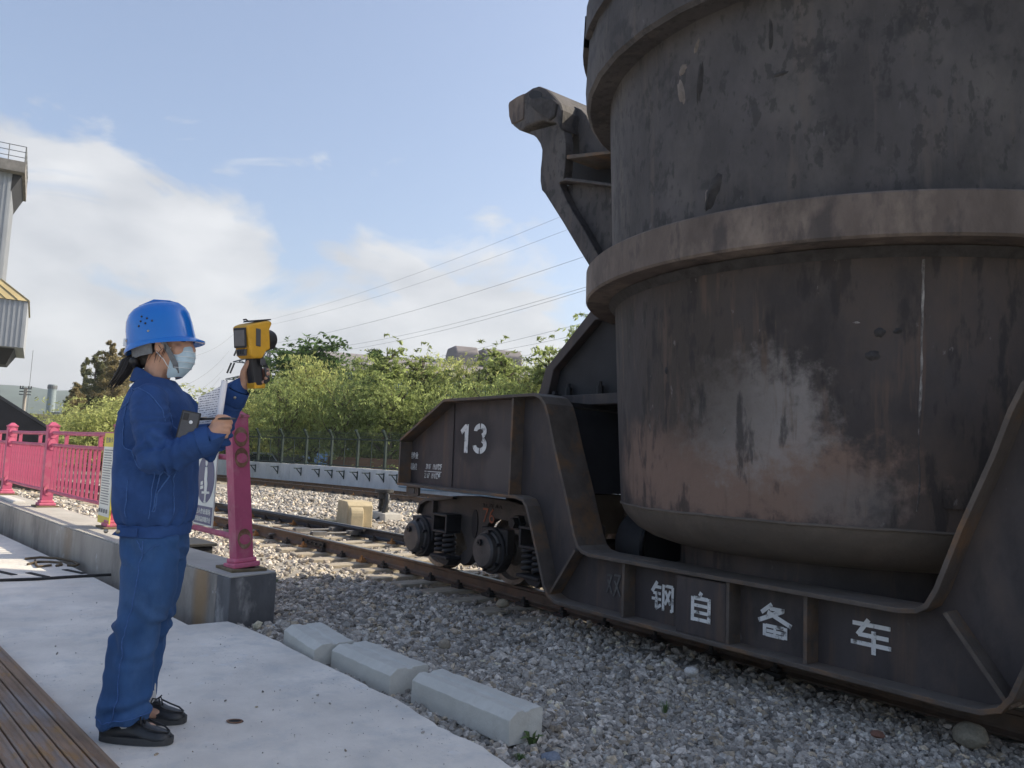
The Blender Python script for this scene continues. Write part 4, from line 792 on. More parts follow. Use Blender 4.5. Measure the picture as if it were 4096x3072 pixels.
# near (right) arm and its closed hand; far (left) arm and the hand round the grip
RS, RE, RWt = Vector((.022, -.170, 1.335)), Vector((.090, -.215, 1.112)), Vector((.282, -.195, 1.190))
LS, LE_, LW = Vector((.010, .170, 1.335)), Vector((.115, .265, 1.165)), Vector((.235, .215, 1.415))
B.limb([RS, RE, RWt], [.05, .042, .030]); B.limb([LS, LE_, LW], [.05, .042, .029])
hc = Vector((.315, -.185, 1.238))
B.limb([RWt, RWt.lerp(hc, .6), hc], [.030, .036, .034]); B.ell(hc + Vector((.004, .004, .002)), (.040, .028, .040), M=Matrix.Rotation(.5, 3, 'Y').to_3x3())
for i, (dz, ln) in enumerate(((.028, .95), (.009, 1.05), (-.011, 1.0), (-.029, .85))):
    k0 = hc + Vector((.030 - .004 * i, -.016, dz + .004)); k1 = k0 + Vector((.014, .016, -.002)) * ln; k2 = k1 + Vector((-.004, .026, -.004)) * ln; k3 = k2 + Vector((-.024, .006, -.002)) * ln
    B.limb([hc + Vector((.01, -.012, dz * .8)), k0, k1, k2, k3], [.011, .0105, .0100, .0095, .0085], 10)
B.limb([hc + Vector((-.014, -.010, .022)), hc + Vector((.004, -.020, .045)), hc + Vector((.030, -.018, .046)), hc + Vector((.046, -.006, .040))], [.014, .012, .0105, .009], 10)
pw = LW; palm = Vector((.268, .222, 1.468))
B.limb([pw, pw.lerp(palm, .5), palm, palm + Vector((.010, .004, .03))], [.029, .032, .034, .028])
B.ell(palm + Vector((.004, .006, .004)), (.030, .026, .046), M=Matrix.Rotation(.45, 3, 'Y').to_3x3())
B.limb([palm + Vector((-.004, -.016, -.004)), Vector((.272, .180, 1.505)), Vector((.290, .166, 1.535)), Vector((.305, .162, 1.558))], [.019, .014, .0125, .0105], 10)
for i, zz in enumerate((1.520, 1.500, 1.480, 1.461)):
    ln = (.95, 1.05, 1.0, .85)[i]; x0 = .300 - .002 * i
    B.limb([palm + Vector((.012, .018, (zz - 1.49) * .8 + .012)), Vector((x0, .248, zz)), Vector((x0 + .038 * ln, .256, zz + .002)), Vector((x0 + .066 * ln, .236, zz + .003)), Vector((x0 + .068 * ln, .208, zz + .002))], [.013, .0112, .0105, .010, .0085], 10)
for sy_, fx0 in ((-.095, .05), (.105, -.01)):
    B.limb([(fx0 * .6, sy_, .82), (fx0 * .6 + (.01 if sy_ < 0 else -.012), sy_, .46), (-.02 + fx0 * .4 - (0 if sy_ < 0 else .025), sy_, .12)], [.065, .045, .036])
    B.limb([(-.03 + fx0 * .5 - (0 if sy_ < 0 else .02), sy_, .055), (.08 + fx0 * .5 - (0 if sy_ < 0 else .03), sy_, .042)], [.032, .028])
body = link_mesh(voxel(B, .0045, 3), 'body', M_skin, per)
M_eye = mat('eye', (.03, .02, .015), .2)
for s in (-1, 1):
    mb = MB(); mb.ell((.084, s * .040, 1.602), (.012, .012, .006)); mb.build('eye', M_eye, per, smooth=True)
    mb = MB(); mb.tube([(.094, s * .016, 1.622), (.088, s * .036, 1.627), (.070, s * .056, 1.622)], [.002, .0032, .0015], 6); mb.build('eyebrow', M_hair, per, smooth=True)
# ---- jacket
J = MB()
def sect(z, xb, xf, hw, p=2.6, n_=40, tw=0.):
    cx = (xb + xf) / 2; rx = (xf - xb) / 2; R_ = []
    for j in range(n_):
        a = 2 * PI * j / n_; c, s = math.cos(a), math.sin(a); R_.append((cx + rx * math.copysign(abs(c) ** (2 / p), c), hw * math.copysign(abs(s) ** (2 / p), s), z))
    return R_
J.rings([sect(z, xb, xf, hw) for z, xb, xf, hw in ((.835, -.098, .132, .172), (.855, -.112, .148, .184), (.90, -.124, .156, .193), (.97, -.134, .156, .197), (1.05, -.140, .148, .197), (1.15, -.144, .140, .196), (1.22, -.142, .135, .195), (1.29, -.130, .124, .190), (1.345, -.116, .105, .180), (1.385, -.104, .078, .152), (1.415, -.096, .055, .112), (1.440, -.090, .040, .072))])
J.limb([RS + Vector((-.005, .02, .0)), RS.lerp(RE, .3) + Vector((0, -.005, 0)), RS.lerp(RE, .65) + Vector((.004, -.006, 0)), RE + Vector((-.006, 0, -.0)), RE.lerp(RWt, .35) + Vector((0, 0, -.012)), RE.lerp(RWt, .7) + Vector((0, 0, -.006)), RE.lerp(RWt, .95)], [.072, .074, .071, .069, .065, .060, .055], 18)
J.limb([LS + Vector((-.005, -.02, 0)), LS.lerp(LE_, .5), LE_, LE_.lerp(LW, .5), LE_.lerp(LW, .88)], [.072, .072, .068, .060, .053], 18)
def fold_j(c):
    w = .009 * mnoise.noise(Vector((c.x * 8, c.y * 8, c.z * 6))) + .0022 * mnoise.noise(Vector((c.x * 26, c.y * 26, c.z * 20)))
    low_ = max(0, min(1, (1.0 - c.z) / .15)); w += low_ * .006 * math.sin(14 * math.atan2(c.y, c.x - .01) + 5 * mnoise.noise(c * 6)) * (1 if c.z < .99 else .4)
    for A_, B_p, amp in ((RS, RE, .011), (RE, RWt, .012), (LS, LE_, .008), (LE_, LW, .009)):
        ab = B_p - A_; t_ = max(0, min(1, (c - A_).dot(ab) / ab.length_squared)); d_ = (c - A_ - ab * t_).length
        if d_ < .12:
            el = math.exp(-((t_ - (1 if A_ in (RS, LS) else 0)) / .38) ** 2); w += amp * (.25 + el) * (.25 if d_ > .085 else 1) * math.sin(ab.length * t_ * 150 + 7 * mnoise.noise(Vector((c.x * 11, c.y * 11, c.z * 11 + 3)))) * (.6 + .8 * mnoise.noise(c * 9))
    return w
jac = link_mesh(voxel(J, .0075, 5), 'jacket', M_denim, per, fold_j)
# waistband, cuffs, collar, seams, buttons
mb = MB(); mb.rings([sect(z, xb, xf, hw) for z, xb, xf, hw in ((.792, -.092, .130, .172), (.796, -.100, .138, .178), (.835, -.104, .141, .182), (.842, -.100, .137, .178))]); mb.build('waistband', M_denim, jac, smooth=50)
def cuff(A_, B_p, r0_, r1_):
    d = (B_p - A_).normalized(); mb = MB(); mb.tube([A_, A_ + d * .004, B_p - d * .004, B_p, B_p - d * .003], [r0_ - .004, r0_, r1_, r1_ - .002, r1_ - .012], 22, cap=False); return mb.build('cuff', M_denim, jac, smooth=50)
cuff(RE.lerp(RWt, .84), RE.lerp(RWt, 1.10), .062, .057); cuff(LE_.lerp(LW, .80), LE_.lerp(LW, 1.06), .060, .056)
mb = MB(); d = (LW - LE_).normalized(); pb = LE_.lerp(LW, .93) + Vector((.02, -.052, -.012)); mb.ell(pb, (.007, .006, .007)); mb.build('button', M_brass, jac, smooth=True)
# collar: folded band with points
mb = MB(); kk = 28; Rg = []
for (dr, dz) in ((.0, .010), (.006, .055), (.012, .060), (.022, .048), (.034, .0), (.030, -.002), (.012, .040)):
    rr = []
    for j in range(kk):
        a = 2 * PI * j / kk; fr_ = (math.cos(a) + 1) / 2; dip = fr_ ** 2 * .085; ext = fr_ ** 3 * .018 if dr > .02 else 0
        rr.append((-.030 + (.072 + dr + ext) * math.cos(a), (.064 + dr) * math.sin(a), 1.425 + dz * (1 - .25 * fr_) - dip - ext * .6))
    Rg.append(rr)
mb.rings(Rg, cap=False); mb.build('collar', M_denim, jac, smooth=60)
def surf_line(pts, me_obj, r_, name, m, parent, off=.0015):
    from mathutils.bvhtree import BVHTree
    bvh = BVHTree.FromPolygons([v.co for v in me_obj.data.vertices], [tuple(p.vertices) for p in me_obj.data.polygons]); out = []
    P_ = [Vector(p) for p in pts]
    for a, b_ in zip(P_[:-1], P_[1:]):
        k = max(2, int((b_ - a).length / .012))
        for q in range(k): out.append(a.lerp(b_, q / k))
    out.append(P_[-1]); res = []
    for p in out:
        loc, nor, idx, dist = bvh.find_nearest(p)
        if loc: res.append(loc + nor * off)
    mb = MB(); mb.tube(res, r_, 5); return mb.build(name, m, parent, smooth=True)
S_J = lambda pts, r_=.0022, nm='seam': surf_line(pts, jac, r_, nm, M_stitch, jac)
S_J([(-.10, -.17, 1.41), (-.03, -.20, 1.40), (.05, -.22, 1.36), (.10, -.22, 1.30), (.11, -.22, 1.25)]); S_J([(-.085, -.17, 1.43), (-.075, -.20, 1.38), (-.085, -.23, 1.28), (-.08, -.25, 1.20), (-.03, -.28, 1.10), (.05, -.30, 1.04)])
S_J([(-.19, -.10, 1.28), (-.13, -.20, 1.31), (-.08, -.22, 1.33)]); S_J([(.10, -.25, 1.02), (.09, -.24, .95), (.09, -.24, .86)]); S_J([(-.02, -.25, 1.02), (-.02, -.25, .86)])
S_J([(.13, -.22, 1.06), (.145, -.22, 1.05), (.12, -.22, .90), (.10, -.22, .90), (.13, -.22, 1.06)], .003, 'pocket_welt'); S_J([(.16, -.16, 1.30), (.17, -.15, 1.10), (.18, -.14, .88)])
S_J([(.06, -.17, 1.285), (.15, -.15, 1.285)], .003)
for p in ((.118, -.0, 1.30), (.138, -.01, 1.22)): mb = MB(); mb.ell(p, (.007, .007, .007)); mb.build('button', M_brass, jac, smooth=True)
mb = MB(); mb.prism([(-.07, .805), (-.04, .800), (.03, .800), (.03, .835), (-.04, .835)], -.1885, -.178, 'y'); mb.build('waist_tab', M_denim, jac, bevel=.002)
for x in (-.092, -.045): mb = MB(); mb.lathe([(0, -.006), (.008, -.005), (.009, 0)], 10, (x, -.1875, .818), 'y'); mb.build('button', M_brass, jac, smooth=True)
# ---- trousers
T = MB()
T.rings([sect(z, xb, xf, hw, 2.3) for z, xb, xf, hw in ((.86, -.085, .125, .158), (.80, -.090, .130, .166), (.74, -.086, .130, .170), (.69, -.075, .125, .165))])
def leg(sy_, C_):
    Rg = []
    for z, x0, x1, hy, oy in C_:
        cx = (x0 + x1) / 2; Rg.append([(cx + (x1 - x0) / 2 * math.cos(2 * PI * j / 28), sy_ + oy + hy * math.sin(2 * PI * j / 28), z + (.012 * math.cos(2 * PI * j / 28) if z < .12 else 0)) for j in range(28)])
    T.rings(Rg)
leg(-.098, [(.80, -.075, .145, .088, .012), (.70, -.062, .158, .094, .004), (.60, -.055, .165, .098, 0), (.50, -.055, .140, .092, 0), (.42, -.066, .108, .086, 0), (.33, -.078, .098, .085, 0), (.22, -.086, .094, .086, 0), (.12, -.094, .094, .088, 0), (.066, -.100, .096, .090, 0)])
leg(.105, [(.80, -.105, .115, .088, -.012), (.70, -.105, .112, .094, -.004), (.60, -.11, .105, .095, 0), (.50, -.11, .088, .09, 0), (.42, -.118, .070, .085, 0), (.33, -.128, .050, .083, 0), (.22, -.135, .035, .084, 0), (.13, -.142, .022, .085, 0), (.085, -.145, .022, .086, 0)])
def fold_t(c):
    w = .005 * mnoise.noise(Vector((c.x * 7, c.y * 7, c.z * 5))) + .002 * mnoise.noise(Vector((c.x * 25, c.y * 25, c.z * 15)))
    kn = math.exp(-((c.z - .42) / .10) ** 2); w += .008 * kn * math.sin(62 * (c.z + .5 * c.x) + 6 * mnoise.noise(c * 8)); hp = math.exp(-((c.z - .74) / .07) ** 2); w += .006 * hp * math.sin(70 * (c.z + .8 * c.x) + 5 * mnoise.noise(c * 9))
    hm = math.exp(-((c.z - .13) / .09) ** 2); w += .008 * hm * math.sin(48 * (c.z - .5 * c.x) + 6 * mnoise.noise(c * 7)); w += .006 * max(0, min(1, (.6 - c.z) / .3)) * math.sin(5 * math.atan2(c.y - (.105 if c.y > 0 else -.098), c.x - .01) + 9 * c.z)
    return w
tro = link_mesh(voxel(T, .0075, 4), 'trousers', M_denim2, per, fold_t)
surf_line([(.06, -.22, .80), (.045, -.22, .60), (.015, -.22, .40), (-.005, -.22, .22), (-.01, -.22, .08)], tro, .0025, 'seam', M_stitch, tro)
surf_line([(-.11, -.10, .105), (-.05, -.20, .092), (.05, -.20, .105), (.11, -.10, .112)], tro, .002, 'seam', M_stitch, tro); surf_line([(.13, -.20, .78), (.06, -.24, .73), (.02, -.24, .80)], tro, .002, 'seam', M_stitch, tro)
# ---- shoes
def shoe(x0, x1, yc_, rot):
    MR = Matrix.Translation((x0, yc_, 0)) @ Matrix.Rotation(rot, 4, 'Z'); L = x1 - x0; mb = MB(); Rg = []
    for q, hw, ht, lo in ((.0, .012, .060, .014), (.02, .030, .074, .008), (.10, .037, .082, .004), (.25, .038, .085, .004), (.42, .037, .094, .004), (.55, .042, .088, .004), (.68, .047, .068, .004), (.82, .047, .056, .005), (.92, .040, .048, .008), (.98, .024, .038, .016), (1.0, .010, .032, .022)):
        Rg.append([MR @ Vector((q * L, hw * math.cos(t) * (1.0 if math.sin(t) < .2 else .86), (lo + ht) / 2 + (ht - lo) / 2 * math.sin(t))) for t in np.linspace(0, 2 * PI, 20, endpoint=False)])
    mb.rings(Rg); sh = mb.build('shoe', M_shoe, per, smooth=True)
    mb = MB(); pr = []
    for t in np.linspace(0, 2 * PI, 36, endpoint=False): c, s = math.cos(t), math.sin(t); pr.append(MR @ Vector((L / 2 + (L / 2 + .006) * c, (.046 + .006 * c) * math.copysign(abs(s) ** .75, s), 0)))
    vs = [Vector((p.x, p.y, .002 + (.010 if ((PMi.to_3x3() @ Vector((0, 0, 0))).x > 9) else 0))) for p in pr] + [Vector((p.x, p.y, .028)) for p in pr]; mb.add(vs, [tuple(range(36))[::-1], tuple(range(36, 72))] + [(i, (i + 1) % 36, 36 + (i + 1) % 36, 36 + i) for i in range(36)]); mb.build('sole', M_sole, sh, smooth=40)
    mb = MB(); mb.tube([MR @ Vector((L * q, hw, z)) for q, hw, z in ((.55, -.032, .084), (.70, -.036, .066), (.85, -.030, .055), (.95, -.010, .046), (.95, .010, .046), (.85, .03, .055), (.70, .036, .066), (.55, .032, .084))], .0035, 6); mb.build('apron_seam', M_blk, sh, smooth=True)
    mb = MB()
    for e in ((.03, -.02, -.015), (.02, .015, .02), (-.015, -.02, -.025), (.03, .01, -.02)): mb.tube([MR @ Vector((L * .52, -.006, .096)), MR @ Vector((L * .52 + e[0] * .6, e[1] * .7 - .012, .104)), MR @ Vector((L * .52 + e[0], e[1] - .02, .092 + e[2]))], .003, 6)
    mb.build('lace', M_blk, sh, smooth=True); mb = MB(); mb.limb([MR @ Vector((L * .36, 0, .07)), MR @ Vector((L * .33, 0, .15))], [.036, .038]); mb.build('sock', mat('sock', (.55, .55, .54), .9), per, smooth=True)
shoe(-.082, .200, -.10, -.05); shoe(-.10, .155, .115, .05)
# ---- hard hat
Hm = MB(); kk = 44; Rg = []; HC = Vector((-.030, 0, 1.612))
tilt = Matrix.Rotation(rad(-12.5), 3, 'Y')
def hpt(r_, z, a): return HC + tilt @ Vector((.138 * r_ * math.cos(a), .108 * r_ * math.sin(a), z))
for r_, z in ((1.02, -.030), (1.02, -.012), (1.0, .02), (.985, .05), (.94, .085), (.85, .112), (.70, .133), (.50, .146), (.28, .152), (.08, .154)):
    rr = []
    for j in range(kk):
        a = 2 * PI * j / kk; rr.append(hpt(r_ * (1 + .02 * math.cos(a)), z + (.006 if abs(math.sin(a)) < .28 and z > .08 else 0), a))
    Rg.append(rr)
Hm.rings(Rg); hat = Hm.build('hard_hat', M_hat, per, smooth=60)
mb = MB(); o_, i_, lo = [], [], []
for j in range(kk):
    a = 2 * PI * j / kk; fr_ = max(0, math.cos(a)); bk = max(0, -math.cos(a)); e = 1.055 + .26 * fr_ ** 1.6 + .05 * bk ** 2; zz = -.030 - .012 * fr_ - .012 * bk; o_.append(hpt(e, zz, a)); i_.append(hpt(1.015, -.018, a)); lo.append(hpt(e - .01, zz - .007, a))
lo2 = [hpt(1.0, -.034, 2 * PI * j / kk) for j in range(kk)]
mb.rings([i_, o_, lo, lo2], cap=False); mb.build('brim', M_hat, hat, smooth=60)
mb = MB(); mb.tube([HC + tilt @ Vector((x, 0, z)) for x, z in ((-.10, .116), (-.06, .143), (0, .156), (.06, .143), (.10, .116))], [.010, .016, .018, .016, .010], 10, sy=.5); mb.build('crown_ridge', M_hat, hat, smooth=True)
def hat_surf(x, z):  # near side
    q = max(.0, 1 - (x / .138) ** 2); return HC + tilt @ Vector((x, -.108 * math.sqrt(q) * float(np.interp(z, [-.03, .05, .085, .115], [1.02, .985, .94, .85])) - .0012, z))
for x, z in ((-.022, .082), (.0, .070), (.020, .056), (-.028, .062), (-.008, .050), (-.038, .044)):
    mb = MB(); c = hat_surf(x, z); mb.ell(c, (.0042, .0025, .0042), 10, 6); mb.build('vent_hole', M_blk, hat, smooth=True)
for x, z in ((.0, .016), (-.115, .002)): mb = MB(); mb.ell(hat_surf(x, z), (.005, .003, .005), 10, 6); mb.build('rivet', M_brass, hat, smooth=True)
mb = MB(); c = hat_surf(-.130, .0); mb.box(c.x - .004, c.x + .010, c.y - .012, c.y + .006, c.z - .016, c.z + .016); mb.build('sticker', M_mask2, hat)
mb = MB(); mb.rings([[HC + tilt @ Vector((.118 * math.cos(a) - .004, .090 * math.sin(a), z)) for a in np.linspace(PI * .5, PI * 1.5, 16)] + [HC + tilt @ Vector((.110 * math.cos(a) - .004, .083 * math.sin(a), z)) for a in np.linspace(PI * 1.5, PI * .5, 16)] for z in (-.030, -.075)]); mb.build('headband', M_grey, hat, smooth=40)
mb = MB(); mb.limb([HC + tilt @ Vector((-.10, -.05, -.085)), HC + tilt @ Vector((-.118, 0, -.09)), HC + tilt @ Vector((-.10, .05, -.085))], [.018, .024, .018]); mb.build('ratchet_knob', M_blk, hat, smooth=True)
for s in (-1, 1):
    mb = MB(); P_ = [(.012, s * .084, 1.618), (.022, s * .080, 1.585), (.046, s * .068, 1.545), (.068, s * .056, 1.500), (.066, s * .030, 1.462)]
    L_ = [Vector(p) for p in P_]; vs = []
    for p in L_: vs += [p + Vector((-.010, 0, -.004)), p + Vector((.010, 0, .004)), p + Vector((.010, s * .004, .004)), p + Vector((-.010, s * .004, -.004))]
    fs = [(4 * i + j, 4 * i + (j + 1) % 4, 4 * i + 4 + (j + 1) % 4, 4 * i + 4 + j) for i in range(len(L_) - 1) for j in range(4)]; mb.add(vs, fs + [(0, 1, 2, 3), tuple(range(len(vs) - 4, len(vs)))]); mb.build('chin_strap', M_grey, hat)
    mb = MB(); mb.box(-.006, .022, s * .088 - .003, s * .088 + .003, 1.600, 1.632); mb.build('strap_clip', M_mask2, hat, bevel=.002)
# ---- mask, hair
K = MB(); Rg = []
for z, xf, hw, xb in ((1.588, .108, .028, .066), (1.575, .117, .041, .060), (1.545, .123, .053, .053), (1.515, .121, .056, .045), (1.490, .110, .051, .036), (1.466, .090, .043, .030), (1.452, .076, .036, .032)):
    Rg.append([(xb + (xf - xb) * math.cos(t), hw * 1.06 * math.sin(t), z + .010 * (1 - math.cos(t)) * (-1 if z < 1.5 else .3)) for t in np.linspace(-PI / 2, PI / 2, 16)] + [(xb + (xf - xb - .006) * math.cos(t), hw * math.sin(t), z) for t in np.linspace(PI / 2, -PI / 2, 16)])
K.rings(Rg); msk = K.build('face_mask', M_mask, per, smooth=50)
for zz in (1.558, 1.535, 1.512, 1.488):
    xf = float(np.interp(zz, [1.466, 1.49, 1.515, 1.545, 1.575], [.090, .110, .121, .123, .117])); hw = float(np.interp(zz, [1.466, 1.49, 1.515, 1.545, 1.575], [.043, .051, .056, .053, .041])); mb = MB(); mb.tube([(.05 + (xf - .048) * math.cos(t), (hw * 1.06 + .001) * math.sin(t), zz) for t in np.linspace(-1.4, 1.4, 14)], .0014, 4); mb.build('pleat', M_mask2, msk, smooth=True)
for s in (-1, 1):
    for z0 in (1.568, 1.478): mb = MB(); mb.tube([(.045, s * .058, z0), (.024, s * .074, (z0 + 1.556) / 2), (-.004, s * .083, 1.556 if z0 > 1.5 else 1.545)], .0018, 5); mb.build('ear_loop', M_mask2, msk, smooth=True)
Hr = MB(); Hr.ell((-.040, 0, 1.628), (.092, .086, .102)); Hr.limb([(-.10, 0, 1.60), (-.095, 0, 1.545), (-.075, 0, 1.52)], [.045, .045, .04]); Hr.ell((.018, -.060, 1.625), (.030, .024, .028)); Hr.ell((.018, .060, 1.625), (.030, .024, .028)); Hr.ell((.050, 0, 1.665), (.040, .062, .02))
hair = link_mesh(voxel(Hr, .006, 3), 'hair', M_hair, per)
mb = MB()
for i in range(26):
    a = 2 * PI * i / 26; q = .4 + .6 * random.random(); ox, oy = .020 * q * math.cos(a), .022 * q * math.sin(a); e = random.uniform(.85, 1.12)
    mb.tube([(-.105 + ox, oy, 1.545), (-.150 + ox * 1.2, -.012 + oy * 1.2, 1.510), (-.162 + ox * 1.2, -.022 + oy * 1.4, 1.46), (-.176 - .02 * e + ox * .9, -.030 + oy * 1.5, 1.46 - .065 * e)], [.007, .0075, .006, .0012], 5)
mb.build('ponytail', M_hair, hair, smooth=True)
for i in range(9):
    mb = MB(); s = -.070 - random.uniform(0, .012); mb.tube([(-.02 + .010 * i * random.uniform(.6, 1.1) - .03, s, 1.585), (-.03 + .008 * i, s - .006, 1.555), (-.045 + .008 * i + random.uniform(-.02, .01), s - .004, 1.52 + random.uniform(-.02, .015))], [.0016, .0014, .0006], 4); mb.build('hair_strand', M_hair, hair, smooth=True)
# ------------------------------------------------------------------ things in the hands (world pieces share the worker's frame)
def held(name, label, cat, o): t = thing(name, label, cat, PM @ Vector(o), PRZ); return t, Vector(o)
class LB(MB):
    """shape written in the worker's frame, built in the held thing's frame"""
    def go(s, name, m, t, org, smooth=False, bevel=0, M=None):
        s.v = [tuple((M @ Vector(v) if M is not None else Vector(v)) - org) for v in s.v]; return s.build(name, m, t, smooth=smooth, bevel=bevel)
M_imy = mat('imager_yellow', (.62, .33, .02), .5, var=.15, scale=12, bump=.1, bscale=120, col2=(.42, .22, .03), fac2=(.58, .75), scale2=9)
M_imb = mat('imager_black', (.022, .022, .025), .55, var=.2, scale=25, bump=.15, bscale=150)
M_img = mat('imager_grey', (.07, .072, .08), .5, var=.15, scale=25)
M_scr = mat('imager_screen', (.20, .185, .165), .25, var=.12, scale=14)
t, org = held('thermal_camera', 'yellow and black pistol grip thermal camera held up in the left hand', 'thermal camera', (.325, .205, 1.43))
IM = Matrix.Translation((.325, .205, 1.438)) @ Matrix.Scale(.86, 4) @ Matrix.Rotation(rad(60), 4, 'Z') @ Matrix.Rotation(rad(-8), 4, 'Y')
# local imager axes: x towards the lens, y across, z up the grip
def im(mb, name, m, smooth=False, bevel=0, par=None): return mb.go(name, m, par or t, org, smooth, bevel, IM)
q = LB(); q.rings([[(x, y * wd, z) for x, y, z in ((-.030, -1, .0), (.030, -1, .0), (.034, 1, .0), (-.034, 1, .0))] for wd in (.026,)] + [[(-.030 - .02, -.024, .16), (.030, -.024, .16), (.030, .024, .16), (-.05, .024, .16)]]); grip = im(q, 'grip', M_imb, bevel=.010)
q = LB(); q.prism([(-.036, -.006), (.038, -.006), (.038, .022), (.022, .022), (.016, .012), (-.018, .012), (-.024, .026), (-.036, .026)], -.030, .030, 'y'); im(q, 'battery_foot', M_imy, bevel=.005)
q = LB(); q.prism([(-.075, .165), (-.055, .150), (.0, .150), (.03, .19), (.055, .195), (.055, .30), (.075, .335), (.06, .348), (-.05, .330), (-.088, .318), (-.092, .305)], -.058, .058, 'y'); hd = im(q, 'head', M_imy, bevel=.010)
q = LB(); q.box(-.097, -.090, -.045, .045, .205, .308); im(q, 'screen_bezel', M_imb, bevel=.004, par=hd); q = LB(); q.box(-.0985, -.0965, -.036, .036, .215, .296); im(q, 'screen', M_scr, par=hd)
q = LB(); q.prism([(-.030, .165), (.030, .165), (.036, .198), (-.036, .198)], -.0935, -.080, 'x'); im(q, 'key_panel', M_img, bevel=.003, par=hd)
for y in (-.018, 0, .018): q = LB(); q.box(-.0965, -.0935, y - .006, y + .006, .172, .194); im(q, 'key', M_imb, bevel=.001, par=hd)
for s in (-1, 1): q = LB(); q.prism([(-.045, .215), (-.015, .210), (-.010, .30), (-.04, .305)], s * .0575, s * .0625, 'y'); im(q, 'side_pad', M_img, bevel=.002, par=hd)
q = LB(); q.lathe([(0, .050), (.030, .050), (.036, .056), (.052, .06), (.052, .10), (.046, .115), (.040, .115), (.036, .07), (0, .068)], 24, (0, 0, .250), 'x'); im(q, 'lens_barrel', M_imb, 40, par=hd)
q = LB(); q.prism([(.03, .19), (.11, .20), (.125, .215), (.06, .215), (.0, .175), (.0, .13), (.03, .14)], -.03, .03, 'y'); im(q, 'trigger_guard', M_imb, bevel=.006)
q = LB(); q.prism([(-.04, .338), (.05, .346), (.085, .352), (.08, .358), (-.03, .348)], -.04, .04, 'y'); im(q, 'sun_flap', M_imb, bevel=.002, par=hd)
q = LB(); q.tube([(-.05, -.01, .345), (-.062, -.012, .352), (-.07, 0, .349)], .004, 6); im(q, 'flap_tie', M_imb, True, par=hd)
q = LB(); q.prism([(-.01, .165), (.018, .16), (.055, .10), (.062, .03), (.03, .015), (.02, .03), (.035, .045), (.03, .10), (.0, .14)], -.040, -.028, 'y'); im(q, 'hand_strap', M_imb, bevel=.004)
q = LB(); q.box(-.005, .03, -.046, -.038, .115, .15); im(q, 'strap_buckle', M_img, bevel=.003); q = LB(); q.prism([(.022, .105), (.046, .10), (.052, .05), (.030, .045)], -.045, -.040, 'y'); im(q, 'strap_pad', M_img, bevel=.002)
# notebook, phone, pen
M_paper = mat('paper', (.74, .75, .80), .9, var=.04, scale=10)
M_ink = mat('written_page', (.72, .73, .78), .9, var=.03, scale=10)
nt = M_ink.node_tree; n, l = nodes(nt); b = nt.nodes['Principled BSDF']; src = b.inputs['Base Color'].links[0].from_socket
tc = n('ShaderNodeTexCoord'); mp = n('ShaderNodeMapping'); mp.inputs['Rotation'].default_value = (0, rad(12), 0); l(tc.outputs['Object'], mp.inputs[0]); wv = n('ShaderNodeTexWave', bands_direction='Z', wave_profile='SIN'); wv.inputs['Scale'].default_value = 34; wv.inputs['Distortion'].default_value = 1.6; wv.inputs['Detail'].default_value = 3; wv.inputs['Detail Scale'].default_value = 9; l(mp.outputs[0], wv.inputs[0])
nz = n('ShaderNodeTexNoise'); nz.inputs['Scale'].default_value = 210; l(mp.outputs[0], nz.inputs[0]); ad = n('ShaderNodeMath', operation='MULTIPLY_ADD', i_1=1.6, i_2=-.8); l(nz.outputs['Fac'], ad.inputs[0]); sm2 = n('ShaderNodeMath', operation='ADD'); l(wv.outputs['Fac'], sm2.inputs[0]); l(ad.outputs[0], sm2.inputs[1])
mr = n('ShaderNodeMapRange'); mr.inputs[1].default_value = .78; mr.inputs[2].default_value = .98; l(sm2.outputs[0], mr.inputs[0]); mx = n('ShaderNodeMix', data_type='RGBA'); l(mr.outputs[0], mx.inputs[0]); l(src, mx.inputs[6]); mx.inputs[7].default_value = (.12, .13, .20, 1); l(mx.outputs[2], b.inputs['Base Color'])
t, org = held('notebook', 'open notebook with handwritten page folded back in the right hand', 'notebook', (.28, -.14, 1.20))
q = LB(); pg = []
for u in np.linspace(0, 1, 9):
    for z in np.linspace(0, 1, 7): pg.append((.215 + .085 * u + .018 * (1 - z) * 0 - .0 + .012 * z * u, -.150 + .010 * math.sin(u * 2.2) - .006 * z, 1.262 + (.108 + .05 * u) * z - .01 * (1 - u)))
pg2 = [(x + .002, y + .004, z) for x, y, z in pg]; F_ = [(i * 7 + j, (i + 1) * 7 + j, (i + 1) * 7 + j + 1, i * 7 + j + 1) for i in range(8) for j in range(6)]; q.add(pg, F_); q.go('page', M_ink, t, org, True)
q = LB(); q.add(pg2, F_); q.go('page', M_paper, t, org, True)
q = LB(); q.tube([(.290, -.146, 1.175), (.298, -.147, 1.26), (.312, -.150, 1.432)], .0125, 16); q.go('rolled_pages', M_paper, t, org, 50)
t, org = held('mobile_phone', 'black cased mobile phone tucked between jacket and forearm', 'phone', (.205, -.205, 1.22))
PHM = Matrix.Translation((.212, -.222, 1.252)) @ Matrix.Rotation(rad(14), 4, 'Z') @ Matrix.Rotation(rad(9), 4, 'Y')
q = LB(); q.box(-.036, .036, -.005, .005, -.07, .048); o = q.go('case', M_imb, t, org, bevel=.004, M=PHM); q = LB(); q.box(-.030, .030, -.0062, -.0048, -.066, .043); q.go('back_panel', M_img, t, org, bevel=.001, M=PHM)
q = LB(); q.prism([(-.026, .010), (-.006, .010), (-.006, .038), (-.026, .038)], -.0085, -.006, 'y'); q.go('camera_bump', M_imb, t, org, bevel=.003, M=PHM); q = LB(); q.ell((.006, -.0065, .006), (.007, .002, .007), 14, 8); q.go('sensor', M_mask2, t, org, True, M=PHM)
t, org = held('pen', 'black ballpoint pen gripped across the fist', 'pen', (.32, -.205, 1.278))
